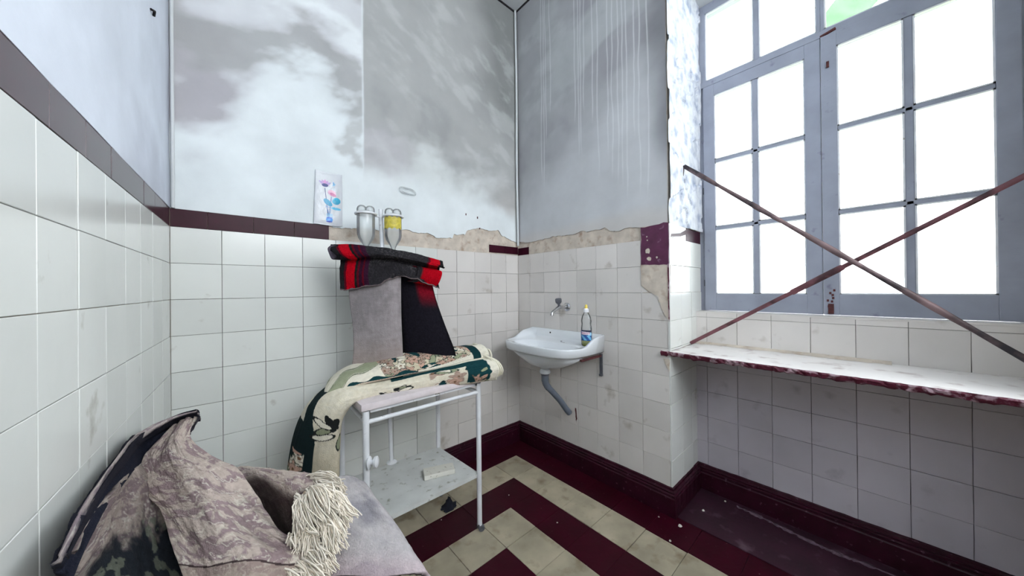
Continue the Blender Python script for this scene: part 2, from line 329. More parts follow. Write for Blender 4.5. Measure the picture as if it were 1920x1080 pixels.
def colA(X, Z):
    n = fbm(X*3, Z*3, 11, 5); m = fbm(X*2.2+Z*3.5, Z*6-X*3.0, 5, 5); wx = X+(n-.5)*.34+(fbm(X*9+Z*6, Z*22-X*12, 15, 4)-.5)*.09; wz = Z+(m-.5)*.36+(fbm(X*8, Z*18-X*10, 16, 4)-.5)*.09
    c = np.tile(WH, X.shape+(1,))
    left = 1-sst(-1.195, -1.18, X)
    def pl(P, w): 
        o = 0
        for a_, b_ in zip(P, P[1:]): o = np.maximum(o, seg(wx, wz, *a_, *b_, w))
        return o
    b1 = pl([(-1.86, 2.02), (-1.80, 2.05), (-1.82, 2.20), (-1.87, 2.35)], .11)
    b2 = pl([(-1.9, 2.38), (-1.74, 2.36), (-1.64, 2.38), (-1.56, 2.40), (-1.48, 2.47), (-1.38, 2.47), (-1.28, 2.43), (-1.19, 2.34)], .072); b3 = seg(wx, wz, -1.20, 1.98, -1.19, 2.35, .035)
    up = sst(2.38, 2.48, wz)*.55; ws = pl([(-1.66, 2.68), (-1.50, 2.62), (-1.34, 2.66), (-1.19, 2.56)], .055)
    c = mixc(c, A(C(190, 187, 192)), up*left); c = mixc(c, A(C(226, 230, 232)), np.clip(ws*1.1, 0, 1)*left)
    c = mixc(c, A(C(160, 157, 160)), .6*sst(2.75, 2.85, wz)*left)
    c = mixc(c, A(C(168, 164, 169)), np.clip(b1*1.2, 0, .9)*left); c = mixc(c, A(C(160, 160, 160)), np.clip(b2*1.2, 0, .85)*left); c = mixc(c, A(C(178, 180, 180)), np.clip(b3, 0, .8)*left)
    right = sst(-1.186, -1.176, X+(fbm(Z*6, X*0, 8)-.5)*.01)*sst(1.78, 1.95, Z+(n-.5)*.25)
    lo = sst(2.25, 1.72, wz+.25*(wx+.9)*.6+(m-.5)*.3)
    cr = mixc(np.tile(A(C(166, 167, 166)), X.shape+(1,)), A(C(214, 217, 218)), np.clip(lo*1.0, 0, 1))
    tri = sst(.0, .10, (wx+1.0)*1.0)*sst(2.30, 2.15, wz+.55*(wx+1.0)); cr = mixc(cr, A(C(208, 213, 212)), tri*.75)
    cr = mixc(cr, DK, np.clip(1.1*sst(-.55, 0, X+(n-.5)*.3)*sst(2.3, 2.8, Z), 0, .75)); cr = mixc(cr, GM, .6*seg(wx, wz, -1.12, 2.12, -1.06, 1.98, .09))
    cr = mixc(cr, A(C(186, 182, 180)), .6*sst(-.35, -.1, X)*sst(2.2, 1.8, Z))
    st = sst(.52, .74, fbm(X*7+Z*10, Z*5-X*4, 21, 5))*.35; cr = mixc(cr, A(C(200, 203, 202)), st); cr = mixc(cr, A(C(140, 142, 142)), .4*sst(.5, .7, fbm(X*4+2, Z*3, 93, 5)))
    c = mixc(c, cr, right)
    c = mixc(c, BE, .5*sst(1.66, 1.56, Z+(n-.5)*.08)*right)
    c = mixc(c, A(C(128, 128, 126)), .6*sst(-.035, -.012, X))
    return c
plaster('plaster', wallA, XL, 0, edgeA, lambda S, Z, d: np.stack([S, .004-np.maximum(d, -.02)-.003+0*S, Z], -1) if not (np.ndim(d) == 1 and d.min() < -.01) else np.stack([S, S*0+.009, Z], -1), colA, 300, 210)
def edgeB(S): return np.where(S < 1.035, np.interp(S, [0, .11, .30, .376, .553, .635, .812, .859, .968, 1.034], [1.590, 1.577, 1.585, 1.594, 1.580, 1.592, 1.589, 1.56, 1.565, 1.561])+jag(S, .022, 30, 31), ZB)
def colB(S, Z):
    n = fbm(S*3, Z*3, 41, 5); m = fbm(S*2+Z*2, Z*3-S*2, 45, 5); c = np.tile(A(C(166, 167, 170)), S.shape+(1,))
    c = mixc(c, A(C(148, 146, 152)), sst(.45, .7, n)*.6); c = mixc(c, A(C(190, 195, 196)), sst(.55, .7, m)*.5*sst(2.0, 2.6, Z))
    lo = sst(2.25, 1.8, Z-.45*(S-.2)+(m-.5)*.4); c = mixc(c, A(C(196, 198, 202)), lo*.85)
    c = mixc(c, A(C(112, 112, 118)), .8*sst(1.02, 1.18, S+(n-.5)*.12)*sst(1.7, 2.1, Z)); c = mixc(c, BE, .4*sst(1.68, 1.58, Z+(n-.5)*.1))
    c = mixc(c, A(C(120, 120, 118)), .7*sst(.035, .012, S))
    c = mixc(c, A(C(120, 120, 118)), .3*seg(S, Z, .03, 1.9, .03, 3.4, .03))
    rs = np.random.default_rng(5)
    for s0, zl in ((.275, 2.02), (.30, 1.98), (.315, 2.3), (.36, 2.5), (.58, 2.35), (.61, 2.1), (.63, 2.12), (.655, 2.4), (.83, 2.05), (.90, 1.86), (.93, 1.84), (.955, 1.76), (1.03, 1.78), (1.08, 1.75), (.86, 1.9), (.76, 1.95), (.72, 2.3), (1.0, 2.1)):
        sw = s0+(fbm(Z*4, Z*0+s0*50, 3, 3)-.5)*.02; w = .0032
        c = mixc(c, A(C(214, 216, 218)), .75*np.exp(-((S-sw)/w)**2)*sst(zl-.05, zl+.1, Z))
    return c
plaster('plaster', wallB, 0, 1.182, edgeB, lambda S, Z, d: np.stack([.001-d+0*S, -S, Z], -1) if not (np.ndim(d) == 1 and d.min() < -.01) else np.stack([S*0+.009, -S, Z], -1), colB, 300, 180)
def colL(S, Z):
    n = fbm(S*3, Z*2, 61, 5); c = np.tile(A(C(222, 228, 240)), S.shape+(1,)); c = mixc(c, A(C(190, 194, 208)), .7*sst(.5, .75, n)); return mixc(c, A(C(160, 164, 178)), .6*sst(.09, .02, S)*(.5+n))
plaster('plaster', wallE, 2.32, 3.5, lambda S: S*0+ZB, lambda S, Z, d: np.stack([.001-d+0*S, -S, Z], -1), colB, 60, 60)
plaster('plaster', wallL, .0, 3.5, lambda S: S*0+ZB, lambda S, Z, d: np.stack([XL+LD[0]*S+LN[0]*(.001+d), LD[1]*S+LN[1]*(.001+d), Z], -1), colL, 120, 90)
# reveal rough plaster
S, Z = np.meshgrid(np.linspace(0, XW, 60), np.linspace(1.56, 2.99, 150), indexing='ij'); d = .004+.010*fbm(S*16, Z*11, 77, 5)+.008*(fbm(S*5, Z*5, 79) > .55)
k = 150; newmesh('plaster', np.stack([S-(S < .004)*.004, YR-d, Z], -1).reshape(-1, 3), [(i*k+j, (i+1)*k+j, (i+1)*k+j+1, i*k+j+1) for i in range(59) for j in range(k-1)], 'peeling', wallV)
# vertical beads in the corners, chipped pillar edge
MB().tube([(-.016+.003*math.sin(z*5), -.016, z) for z in np.linspace(1.56, 3.46, 14)], .009, 12).out('corner_bead', 'plaster_plain', wallA, True)
MB().tube([(XL+.010, -.008, z) for z in (1.56, 2.5, 3.46)], .006, 10).out('corner_bead', 'plaster_plain', wallA, True)
# maroon painted patch and bare mortar on the pillar
def poly(name, pts, x, m, parent, depth=.006):
    n = len(pts); v = [(x, y, z) for y, z in pts]+[(x+depth, y, z) for y, z in pts]
    f = [tuple(range(n)), tuple(range(n, 2*n))[::-1]]+[(i, (i+1) % n, (i+1) % n+n, i+n) for i in range(n)]; return newmesh(name, v, f, m, parent)
def jagged(pts, amp=.004, n=6, seed=1):
    r = np.random.default_rng(seed); o = []
    for a, b_ in zip(pts, pts[1:]+pts[:1]):
        for t in np.arange(n)/n: p = np.array(a)*(1-t)+np.array(b_)*t; o.append(tuple(p+(r.normal(0, amp, 2) if t > 0 else 0)))
    return o
M_['plum'] = mat('plum_paint', C(88, 34, 68), .45, mottle=.25, mscale=20, bump=.5, bscale=40, dirt=(C(130, 96, 120), .64, .76, 40))
poly('paint_patch', jagged([(-1.034, 1.557), (-1.186, 1.562), (-1.186, 1.335), (-1.034, 1.345)], .0015, 6, 3), -.005, 'plum', wallB, .010)
for p_ in ((-1.075, 1.42, .016), (-1.082, 1.375, .014), (-1.07, 1.50, .004), (-1.072, 1.48, .004), (-1.125, 1.38, .006)):
    poly('paint_chip', [(p_[0]+p_[2]*math.cos(t)*(.7+.5*random.random()), p_[1]+p_[2]*math.sin(t)*(.7+.5*random.random())) for t in np.linspace(0, 5.6, 9)], -.0062, 'mortar', wallB, .002)
poly('tile', jagged([(-1.032, 1.184), (-1.032, 1.225), (-1.07, 1.192)], .001, 3, 4), -.001, 'tile_b', wallB)
MB().box((.001, -1.19, 1.185), (.012, -1.03, 1.56)).out('bare_mortar', 'mortar', wallB)
# remaining tile below the patch is cut diagonally: mortar wedge lies over its corner
poly('bare_mortar', jagged([(-1.034, 1.345), (-1.184, 1.338), (-1.186, 1.035), (-1.165, 1.06), (-1.145, 1.10), (-1.125, 1.17), (-1.085, 1.187), (-1.034, 1.23)], .0022, 5, 8), -.004, 'mortar', wallB, .006)
poly('maroon_drip', jagged([(-1.180, 1.34), (-1.187, 1.34), (-1.187, 1.03), (-1.183, 1.05)], .001, 10, 9), -.006, 'rough_maroon', wallB, .004)
poly('bare_mortar', jagged([(-1.150, .83), (-1.184, .83), (-1.184, .765), (-1.172, .78)], .001, 4, 8), -.002, 'mortar', wallB, .006)
MB().box((-.003, YR-.008, .862), (.006, YR+.002, 1.34)).out('edge_strip', 'tile', wallB)
# nail holes and hook marks
for nm, w, pts in (('nail_hole', wallA, ((-.40, 1.735, .006), (-.5, 1.745, .005), (-.38, 1.66, .004))),):
    for x_, z_, r_ in pts: MB().box((x_-r_*.5, -.003, z_-r_), (x_+r_*.5, .004, z_+r_*1.6)).out(nm, 'rust', w)
q = LP(.30, .006, 2.155); MB().tube([LP(.285, .004, 2.155), LP(.30, .008, 2.163), LP(.32, .004, 2.153)], .004, 6).out('wall_plug', 'black', wallL)
# baseboards with a stepped profile
prof = [(0, 0), (.025, 0), (.025, .098), (.021, .103), (.021, .112), (.024, .116), (.017, .121), (.017, .127), (.020, .130), (.012, .136), (.010, .145), (0, .147)]
def baseboard(name, a, b_, nrm, ea=0, eb=0, n=40):
    a, b_, nrm = np.array(a, float), np.array(b_, float), np.array(nrm, float); d = (b_-a)/np.linalg.norm(b_-a); v = []
    for i in range(n+1):
        t = i/n
        for o, z in prof:
            p = a+(b_-a)*t+nrm*o-d*(ea*o)*(1-t)+d*(eb*o)*t; w = (fbm(np.array([t*40.]), np.array([z*60.]), 5)[0]-.5)*.004*(z > .09); v.append((p[0]+nrm[0]*w, p[1]+nrm[1]*w, z+w))
    k = len(prof); f = [(i*k+j, i*k+(j+1) % k, (i+1)*k+(j+1) % k, (i+1)*k+j) for i in range(n) for j in range(k)]+[tuple(range(k)), tuple(range(n*k, n*k+k))[::-1]]
    return struct(newmesh(name, v, f, 'maroon'))
baseboard('baseboard_back', (XL, 0), (0, 0), (0, -1), 0, -1, 60)
baseboard('baseboard_right', (0, 0), (0, YR-.008), (-1, 0), -1, 1, 50)
baseboard('baseboard_reveal', (-.0, YR-.008), (XR, YR-.008), (0, -1), 1, -1, 16)
baseboard('baseboard_recess', (XR, YR-.008), (XR, YE), (-1, 0), -1, -1, 40)
baseboard('baseboard_end', (XR, YE), (0, YE), (0, 1), -1, 1, 16)
baseboard('baseboard_near', (0, YE), (0, YD), (-1, 0), 1, 0, 30)
baseboard('baseboard_left', LP(.0, 0, 0)[:2], LP(3.4, 0, 0)[:2], LN, -1, 0, 30)
# recess floor cement and dust line in its corner
struct(MB().box((.0, YR, -.02), (XR, YE, .003)).out('trim_3', 'maroon_dusty'))
# floor tiles in concentric L rings
FX, FY = .198, .1935
FC = MB().box((-FX/2+.0014, -FY/2+.0014, -.012), (FX/2-.0014, FY/2-.0014, 0), .0016).out('floor_tile', 'floor_cream'); COL.objects.unlink(FC)
FM = MB().box((-FX/2+.0006, -FY/2+.0006, -.012), (FX/2-.0006, FY/2-.0006, 0), .0012).out('floor_tile', 'floor_maroon'); COL.objects.unlink(FM)
for i in range(11):
    for j in range(19):
        yc = .022-FY*(j+.5); xc = -FX*(i+.5); sx = 1
        if yc-FY/2 < YD: continue
        ring = min(i, j); src = FC if ring % 2 == 1 else FM
        inst(src, 'floor_tile', floor, (xc, yc, RNG.normal(0, .0006)), (1, 1, 1), (RNG.normal(0, .0012), RNG.normal(0, .0012), 0))
# window sill slab
ns = 90; v = []; r_ = np.random.default_rng(3)
for i in range(ns+1):
    y = -1.142+(YE+1.142)*i/ns; j1, j2, j3 = r_.normal(0, .0025, 3); xf = -.012+(.02 if y < YR-.02 else 0)*0
    for x_, z_ in ((xf+j1, .872), (xf-.003+j2, .866), (xf+.002+j3, .852+j2), (xf+.012, .846+j1)): v.append((x_, y, z_))
    xb = .006 if y > YR else XR+.004
    v.append((xb, y, .846)); v.append((xb, y, .8725))
f = []
for i in range(ns):
    for j in range(6): f.append((i*6+j, (i+1)*6+j, (i+1)*6+(j+1) % 6, i*6+(j+1) % 6))
f += [tuple(range(6))[::-1], tuple(range(ns*6, ns*6+6))]
sill = struct(newmesh('trim_4', v, f, 'sillpaint')); sill.data.materials.append(M_['rough_maroon'])
for p_ in sill.data.polygons:
    if p_.index < ns*6 and p_.index % 6 in (0, 1, 2): p_.material_index = 1
v = []
for i in range(70):
    y = YR-.01+(-1.95-YR)*i/69; w = .03*vn(np.array([i*.35]), np.array([0.]), 4)[0]+.012; v += [(XR-.001, y, .884), (XR-w, y, .8735), (XR-.001, y, .872)]
struct(newmesh('trim_5', v, [(i*3+j, i*3+(j+1) % 3, (i+1)*3+(j+1) % 3, (i+1)*3+j) for i in range(69) for j in range(3)], 'mortar'))
# ------------------------------------------------------------------ window
win = struct(empty('window_1', (XW, (YR+YE)/2, 1.07)))
def wp(name, boxes, m='frame', bev=.003, parent=win):
    b = MB()
    for a, c_ in boxes: b.box(a, c_, bev)
    o = b.out(name, m); return rel(o, win) if parent is win else o
yl, yr_ = YR+.006, YE-.006; ZW0, ZW1 = 1.067, 2.99
wp('window_frame', [((XW+.006, yl, ZW0), (XW+.08, yl-.036, ZW1)), ((XW+.006, yr_, ZW0), (XW+.08, yr_+.036, ZW1)), ((XW+.0065, yl-.036, 2.945), (XW+.079, yr_+.036, ZW1)), ((XW-.004, yl-.0, 2.468), (XW+.0055, yr_, 2.503)), ((XW+.0065, yl-.0364, 2.469), (XW+.079, yr_+.0364, 2.502))])
YM = -1.745
def sash(name, y0, y1, z0, z1, st, top, bot, cols, rowsz, x0):
    s = wp(name, [((x0, y0, z0), (x0+.045, y0-st, z1)), ((x0, y1+st, z0), (x0+.045, y1, z1)), ((x0+.001, y0-st+.0004, z1-top), (x0+.044, y1+st-.0004, z1)), ((x0+.001, y0-st+.0004, z0), (x0+.044, y1+st-.0004, z0+bot))])
    gy0, gy1, gz0, gz1 = y0-st, y1+st, z0+bot, z1-top; ys = [gy0]+cols+[gy1]; zs = [gz0]+rowsz+[gz1]
    wl = win.location
    for c_ in cols: rel_(MB().box((x0+.006, c_+.013, gz0), (x0+.038, c_-.013, gz1), .004).out('muntin', 'frame'), s)
    for c_ in rowsz: rel_(MB().box((x0+.006, gy0, c_-.010), (x0+.038, gy1, c_+.010), .004).out('muntin', 'frame'), s)
    for a, b_ in zip(ys, ys[1:]):
        for c_, e in zip(zs, zs[1:]):
            rel_(MB().box((x0+.020, a, c_), (x0+.023, b_, e)).out('pane', 'glass'), s)
            # putty bead around the pane
            mb = MB(); w = .006; a2, b2 = a-(.013 if a in cols else 0), b_+(.013 if b_ in cols else 0); c2, e2 = c_+(.01 if c_ in rowsz else 0), e-(.01 if e in rowsz else 0)
            mb.box((x0+.004, a2, c2), (x0+.02, a2-w, e2)).box((x0+.004, b2+w, c2), (x0+.02, b2, e2)).box((x0+.004, a2, c2), (x0+.02, b2, c2+w)).box((x0+.004, a2, e2-w), (x0+.02, b2, e2))
            rel_(mb.out('glazing_bead', 'white_metal'), s)
    return s
def rel_(o, s): o.parent = s; o.data.transform(Matrix.Translation(-win.location)); return o
sash('sash', -1.212, YM+.001, 1.07, 2.466, .060, .069, .102, [-1.4745], [1.576, 1.990], XW-.006)
sash('sash', YM-.001, -2.290, 1.07, 2.466, .056, .069, .102, [-2.022], [1.576, 1.990], XW-.012)
sash('fanlight', yl-.034, YM, 2.503, 2.95, .014, .014, .008, [-1.482], [], XW+.006)
sash('fanlight', YM, yr_+.034, 2.503, 2.95, .014, .014, .008, [-2.022], [], XW+.006)
wp('latch_plate', [((XW-.016, -1.762, 1.075), (XW-.010, -1.782, 1.125)), ((XW-.018, -1.766, 2.30), (XW-.010, -1.776, 2.33))], 'rust', 0)
wp('hinge', [((XW-.002, -1.205, 1.22), (XW+.004, -1.214, 1.26)), ((XW-.002, -1.205, 1.80), (XW+.004, -1.214, 1.84))], 'dark_metal', 0)
MB().tube([np.array((XW-.006, -1.745, 2.47)), np.array((XW-.006, -1.80, 2.483))], .007, 8).out('bolt', 'rust'); rel(bpy.data.objects['bolt'], win)
b = MB()
for k in range(9): a = np.array((XW-.0135, -1.772+random.uniform(-.012, .012), 1.09+k*.012+random.uniform(0, .01))); b.box(a-np.array((.001, .004, .004)), a+np.array((.001, .004, .007)))
rel(b.out('paint_chips', 'rust'), win)
# outside: garden ground and broad leaves
struct(MB().box((.7, -14, -1.2), (16, 10, -1.0)).out('ground', 'ground'))
def bigleaf(name, p0, p1, w, label, root):
    p0, p1 = np.array(p0, float), np.array(p1, float); ax = p1-p0; L_ = np.linalg.norm(ax); ax /= L_; side = np.cross(ax, (1, 0, .2)); side /= np.linalg.norm(side); n = np.cross(ax, side)
    t = np.linspace(0, 1, 16); U, V = np.meshgrid(t, np.linspace(-1, 1, 9), indexing='ij'); wid = w*np.sin(np.pi*np.clip(U*.96+.02, 0, 1))**.6
    S = p0+ax*L_*U[..., None]+side*(wid*V)[..., None]+n*(.12*L_*U**2+abs(V)*wid*.25)[..., None]; o = sheet('leaf', S, 'leaf', None, None, .003); rel(o, root)
    return o
tr = tag(empty('palm', (3.2, -4.0, -1.0)), 'green leafy palm plant outside, behind the upper window panes', 'plant')
rel(MB().tube([(3.2, -4.0, -1.0), (3.25, -3.9, 1.5), (3.2, -3.6, 4.9)], [.09, .08, .05], 10).out('trunk', 'bark', smooth=True), tr)
LB = np.array((3.2, -3.6, 4.9)); rel(MB().tube([LB, at(1655, -60, 3.3), at(1600, 30, 3.2), at(1560, 75, 3.15)], [.02, .012, .008, .004], 8).out('frond_stem', 'stem', smooth=True), tr)
for a, b_, w in ((at(1680, -90, 3.2), at(1520, 120, 3.2), .17), (at(1800, -60, 3.0), at(1630, 60, 3.1), .12), (LB, (2.6, -5.2, 5.2), .2), (LB, (3.9, -2.4, 6.2), .2), (LB, (4.2, -4.8, 5.4), .2)): bigleaf('leaf', a, b_, w, None, tr)
# ------------------------------------------------------------------ crossing iron bars
b1 = tag(empty('iron_bar', (.20, YR-.01, 1.902)), 'thin grey iron bar slanting down to the right across the window', 'bar')
P0, P1 = np.array((.185, YR-.02, 1.905)), np.array((.20, YE+.003, .895))
rel(MB().tube([P0+(P1-P0)*t for t in np.linspace(0, 1, 14)], [.0105+.002*math.sin(i*2.1) for i in range(14)], 8, True, .45, (0, .6, .8)).out('rod', 'bar_grey', smooth=True), b1)
rel(MB().tube([P0+(P1-P0)*.004, P0+np.array((0, .006, -.002)), P0+np.array((-.002, .008, -.02)), P0+np.array((-.004, .010, -.055))], [.010, .011, .009, .007], 8, True, .6).out('bent_end', 'bar_grey', smooth=True), b1)
b2 = tag(empty('iron_bar', (.29, YR-.02, .88)), 'maroon iron bar rising to the right across the window from the corner of the sill', 'bar')
Q0, Q1 = np.array((.275, YR-.012, .884)), np.array((.235, YE+.003, 1.622))
rel(MB().tube([Q0+(Q1-Q0)*t for t in np.linspace(0, 1, 14)], .0095, 8, True, .5, (0, -.6, .8)).out('rod', 'bar', smooth=True), b2)
rel(MB().tube([Q0+(Q1-Q0)*t for t in (.405, .41, .55, .56)], [.012, .0135, .0135, .012], 10, True, .6, (0, -.6, .8)).out('sleeve', 'bar', smooth=True), b2)
# ------------------------------------------------------------------ wash basin
bs = tag(empty('wash_basin', (0, -.47, .80)), 'white ceramic wash basin hung on the tiled wall in the corner', 'sink')
y0, y1, D = -.152, -.79, .345; yc = (y0+y1)/2; hw = (y0-y1)/2
def outline(n, sx, dp, x0=0, pw=5.0):
    """half-superellipse outline from wall to bowed front"""
    o = []
    for i in range(n+1):
        t = math.pi*i/n; c_, s_ = math.cos(t), math.sin(t)
        o.append((-(x0+dp*abs(s_)**(2/pw)), yc+sx*math.copysign(abs(c_)**(2/pw), c_)))
    return o
n = 64
def hgt(x, y):   # rim height: raised back and wings
    t = min(max((-x-.05)/.17, 0), 1); t = t*t*(3-2*t); return .921-.061*t
rings = []
OUT = [(-x*-1, y) for x, y in outline(n, hw, D)]
OUT = [(x-.022*(1-((y-yc)/hw)**2)*(1 if x < -.2 else max(0, (-x-.05)/.15) if x < -.05 else 0), y) for x, y in OUT]
def ring(sc, dz, zf, inner=0):
    o = []
    for x, y in OUT: X = x*sc if not inner else x; o.append((X, y, zf(x, y)+dz))
    return o
def shrink(k, kx=None):  # inset towards basin centre
    kx = k if kx is None else kx; cx_ = -.19; return [((x-cx_)*kx+cx_, (y-yc)*k+yc) for x, y in OUT]
R_ = []
R_.append([(x, y, hgt(x, y)-.052-.03*(hgt(x, y)-.86)/.06) for x, y in shrink(.93, .96)])
R_.append([(x, y, .822 if True else 0) for x, y in shrink(.985, 1.0)])
R_.append([(x, y, hgt(x, y)-.010) for x, y in OUT])
R_.append([(x, y, hgt(x, y)-.002) for x, y in shrink(.992, .995)])
R_.append([(x, y, hgt(x, y)) for x, y in shrink(.98, .985)])
R_.append([(x, y, hgt(x, y)-.002) for x, y in shrink(.945, .93)])
R_.append([(x, y, min(hgt(x, y)-.008, .862)) for x, y in shrink(.93, .89)])
def oval(rx, ry, z, cx_=-.20, p=2.6):
    o = []
    for i in range(n+1):
        t = math.pi*i/n; c_, s_ = math.cos(t), math.sin(t); o.append((cx_, yc, z))
    return o
# close full loops: build outline loop incl. the back edge
def loop(half, zfun, back=12):
    a, b_ = half[0], half[-1]; o = [(x, y, zfun(x, y)) for x, y in half]
    for i in range(1, back): t = i/back; x = b_[0]+(a[0]-b_[0])*t; y = b_[1]+(a[1]-b_[1])*t; o.append((x, y, zfun(x, y)))
    return o
def lp(k, kx, zf): return loop(shrink(k, kx), zf)
LS = [lp(.80, .80, lambda x, y: .795), lp(.95, .975, lambda x, y: .806), lp(.985, 1.0, lambda x, y: .815), lp(1, 1, lambda x, y: hgt(x, y)-.008), lp(.994, .996, lambda x, y: hgt(x, y)-.002), lp(.985, .985, lambda x, y: hgt(x, y)),
      lp(.945, .945, lambda x, y: hgt(x, y)-.001), lp(.925, .90, lambda x, y: min(hgt(x, y)-.006, .872)), lp(.91, .87, lambda x, y: .853)]
N_ = len(LS[0]); cxb = -.205
base_ang = [math.atan2((y-yc)/hw, (x-cxb)/.17) for x, y, z in LS[-1]]
def ell(rx, ry, z, cx_=cxb, p=2.8):
    o = []
    for a in base_ang:
        c_, s_ = math.cos(a), math.sin(a); r_ = (abs(c_)**p+abs(s_)**p)**(-1/p); o.append((cx_+rx*r_*c_, yc+ry*r_*s_, z))
    return o
LS += [ell(.112, .255, .850), ell(.106, .245, .842), ell(.098, .215, .80), ell(.082, .16, .755), ell(.05, .09, .728), ell(.02, .03, .722)]
v = [p for l in LS for p in l]; f = [(i*N_+j, i*N_+(j+1) % N_, (i+1)*N_+(j+1) % N_, (i+1)*N_+j) for i in range(len(LS)-1) for j in range(N_)]+[tuple(range((len(LS)-1)*N_, len(LS)*N_))]
o = newmesh('basin', v, f, 'ceramic', smooth=True); rel(o, bs)
LS = [lp(.80, .80, lambda x, y: .800), ell(.14, .27, .785, cxb+.01, 2.3), ell(.125, .225, .755, cxb+.01, 2.1), ell(.095, .16, .722, cxb+.005, 2), ell(.055, .08, .704, cxb, 2), ell(.03, .032, .70, cxb, 2), ell(.028, .03, .68, cxb, 2)]
v = [p for l in LS for p in l]; f = [(i*N_+j, i*N_+(j+1) % N_, (i+1)*N_+(j+1) % N_, (i+1)*N_+j) for i in range(len(LS)-1) for j in range(N_)]+[tuple(range((len(LS)-1)*N_, len(LS)*N_))]
rel(newmesh('bowl', v, f, 'ceramic', smooth=True), bs)
XD, YDr = cxb, yc-.05
rel(MB().lathe([(.0, .722), (.016, .724), (.02, .7235)], 20, (cxb, yc, .001)).out('drain', 'chrome', smooth=True), bs)
rel(MB().lathe([(.006, 0), (.0065, .0015)], 12, (-.06, yc-.02, .853)).out('tap_hole', 'black'), bs)
rel(MB().box((-.034, yc+.10, .893), (-.030, yc+.108, .903)).out('overflow_hole', 'black'), bs)
# tiny printed mark on the back deck
mb = MB()
for k in range(5): mb.box((-.098, yc-.045-k*.007, .8532), (-.090, yc-.049-k*.007, .8538))
rel(mb.out('maker_mark', 'dark_metal'), bs)
# collar + waste pipe
wpz = tag(empty('waste_pipe', (-.2, -.50, .40)), 'bent grey plastic waste pipe under the wash basin', 'pipe')
pc = (cxb, yc)
rel(MB().lathe([(.030, .655), (.036, .660), (.037, .672), (.030, .682), (.026, .70)], 24, (pc[0], pc[1], 0)).out('collar', 'ceramic', smooth=True), wpz)
pth = [(pc[0], pc[1], .662), (pc[0], pc[1], .62), (pc[0]+.003, pc[1]-.003, .59), (pc[0]+.02, pc[1]-.010, .56), (pc[0]+.05, pc[1]-.022, .525), (-.10, -.51, .46), (-.055, -.525, .395), (-.03, -.53, .365)]
T_ = crv(np.array(pth), np.linspace(0, 1, 36)); rel(MB().tube(T_, [.024 if i < 8 else .0215+.0012*(i % 2) if i < 16 else .020 for i in range(36)], 16).out('tube', 'grey_pvc', smooth=True), wpz)
rel(MB().lathe([(.026, -.008), (.027, 0), (.025, .008)], 18, (pc[0], pc[1], .652)).out('nut', 'dark_metal', smooth=True), wpz)
# hole in the wall
poly('wall_hole', jagged([(-.557, .40), (-.566, .40), (-.572, .34), (-.566, .30), (-.560, .34)], .002, 4, 12), -.0015, 'rust', wallB, .004)
# brackets
for yy in (y0-.03, y1+.022):
    bk = tag(empty('bracket', (-.01, yy, .67)), 'grey iron wall bracket under the %s end of the wash basin' % ('left' if yy > -.4 else 'right'), 'bracket')
    rel(MB().box((-.001, yy-.009, .665), (-.012, yy+.009, .80), .002).box((-.0, yy-.010, .66), (-.018, yy+.010, .672), .002).out('upright', 'dark_metal'), bk)
    rel(MB().box((-.012, yy-.008, .782), (-.22, yy+.008, .794), .002).out('arm', 'rust'), bk)
# tap
tp = tag(empty('wall_tap', (0, -.497, 1.085)), 'chrome wall tap with a faceted knob above the wash basin', 'tap')
def about(prof, n, c0, d):
    """lathe around axis d from c0"""
    c0, d = np.array(c0, float), np.array(d, float); d /= np.linalg.norm(d); a = np.cross(d, (0, 0, 1) if abs(d[2]) < .9 else (0, 1, 0)); a /= np.linalg.norm(a); b_ = np.cross(d, a)
    v = [c0+d*z+r*(a*math.cos(2*math.pi*j/n)+b_*math.sin(2*math.pi*j/n)) for r, z in prof for j in range(n)]; k = len(prof)
    m = MB(); m.add(v, [(i*n+j, i*n+(j+1) % n, (i+1)*n+(j+1) % n, (i+1)*n+j) for i in range(k-1) for j in range(n)]+[tuple(range(n))[::-1], tuple(range((k-1)*n, k*n))]); return m
rel(about([(.030, 0), (.030, .004), (.020, .012), (.012, .014)], 24, (0, -.497, 1.085), (-1, 0, 0)).out('rose', 'chrome', smooth=True), tp)
rel(MB().tube([(-.01, -.497, 1.085), (-.05, -.497, 1.086), (-.085, -.497, 1.088)], [.010, .012, .014], 14).out('body', 'chrome', smooth=True), tp)
T_ = crv(np.array([(-.075, -.497, 1.088), (-.10, -.497, 1.082), (-.135, -.497, 1.066), (-.158, -.497, 1.052), (-.160, -.497, 1.036)]), np.linspace(0, 1, 16))
rel(MB().tube(T_, [.012]*6+[.010]*8+[.012, .012], 14).out('spout', 'chrome', smooth=True), tp)
rel(about([(.010, 0), (.009, .016), (.016, .022), (.021, .03), (.022, .05), (.017, .056), (0.001, .058)], 8, (-.085, -.497, 1.092), (-.12, .05, 1)).out('knob', 'dark_metal'), tp)
# detergent bottle
bt = tag(empty('dish_soap_bottle', (-.085, -.715, .854)), 'clear dish soap bottle with blue label and yellow cap standing on the wash basin', 'bottle')
def bprof(p): return p
rel(MB().lathe([(.028, 0), (.033, .006), (.034, .05), (.034, .11), (.030, .135), (.033, .155), (.028, .182), (.016, .205), (.013, .212)], 28, (-.085, -.715, .854), .8, 1.05).out('body', 'clear', smooth=True), bt)
rel(MB().lathe([(.024, .002), (.030, .008), (.031, .030), (.001, .031)], 24, (-.085, -.715, .854), .8, 1.05).out('soap', 'olive', smooth=True), bt)
rel(MB().lathe([(.016, .210), (.017, .214), (.016, .228), (.010, .234)], 20, (-.085, -.715, .854)).out('cap_collar', 'white_plastic', smooth=True), bt)
rel(MB().lathe([(.010, .233), (.009, .245), (.007, .256), (.004, .258)], 16, (-.085, -.715, .854)).out('cap', 'yellow_cap', smooth=True), bt)
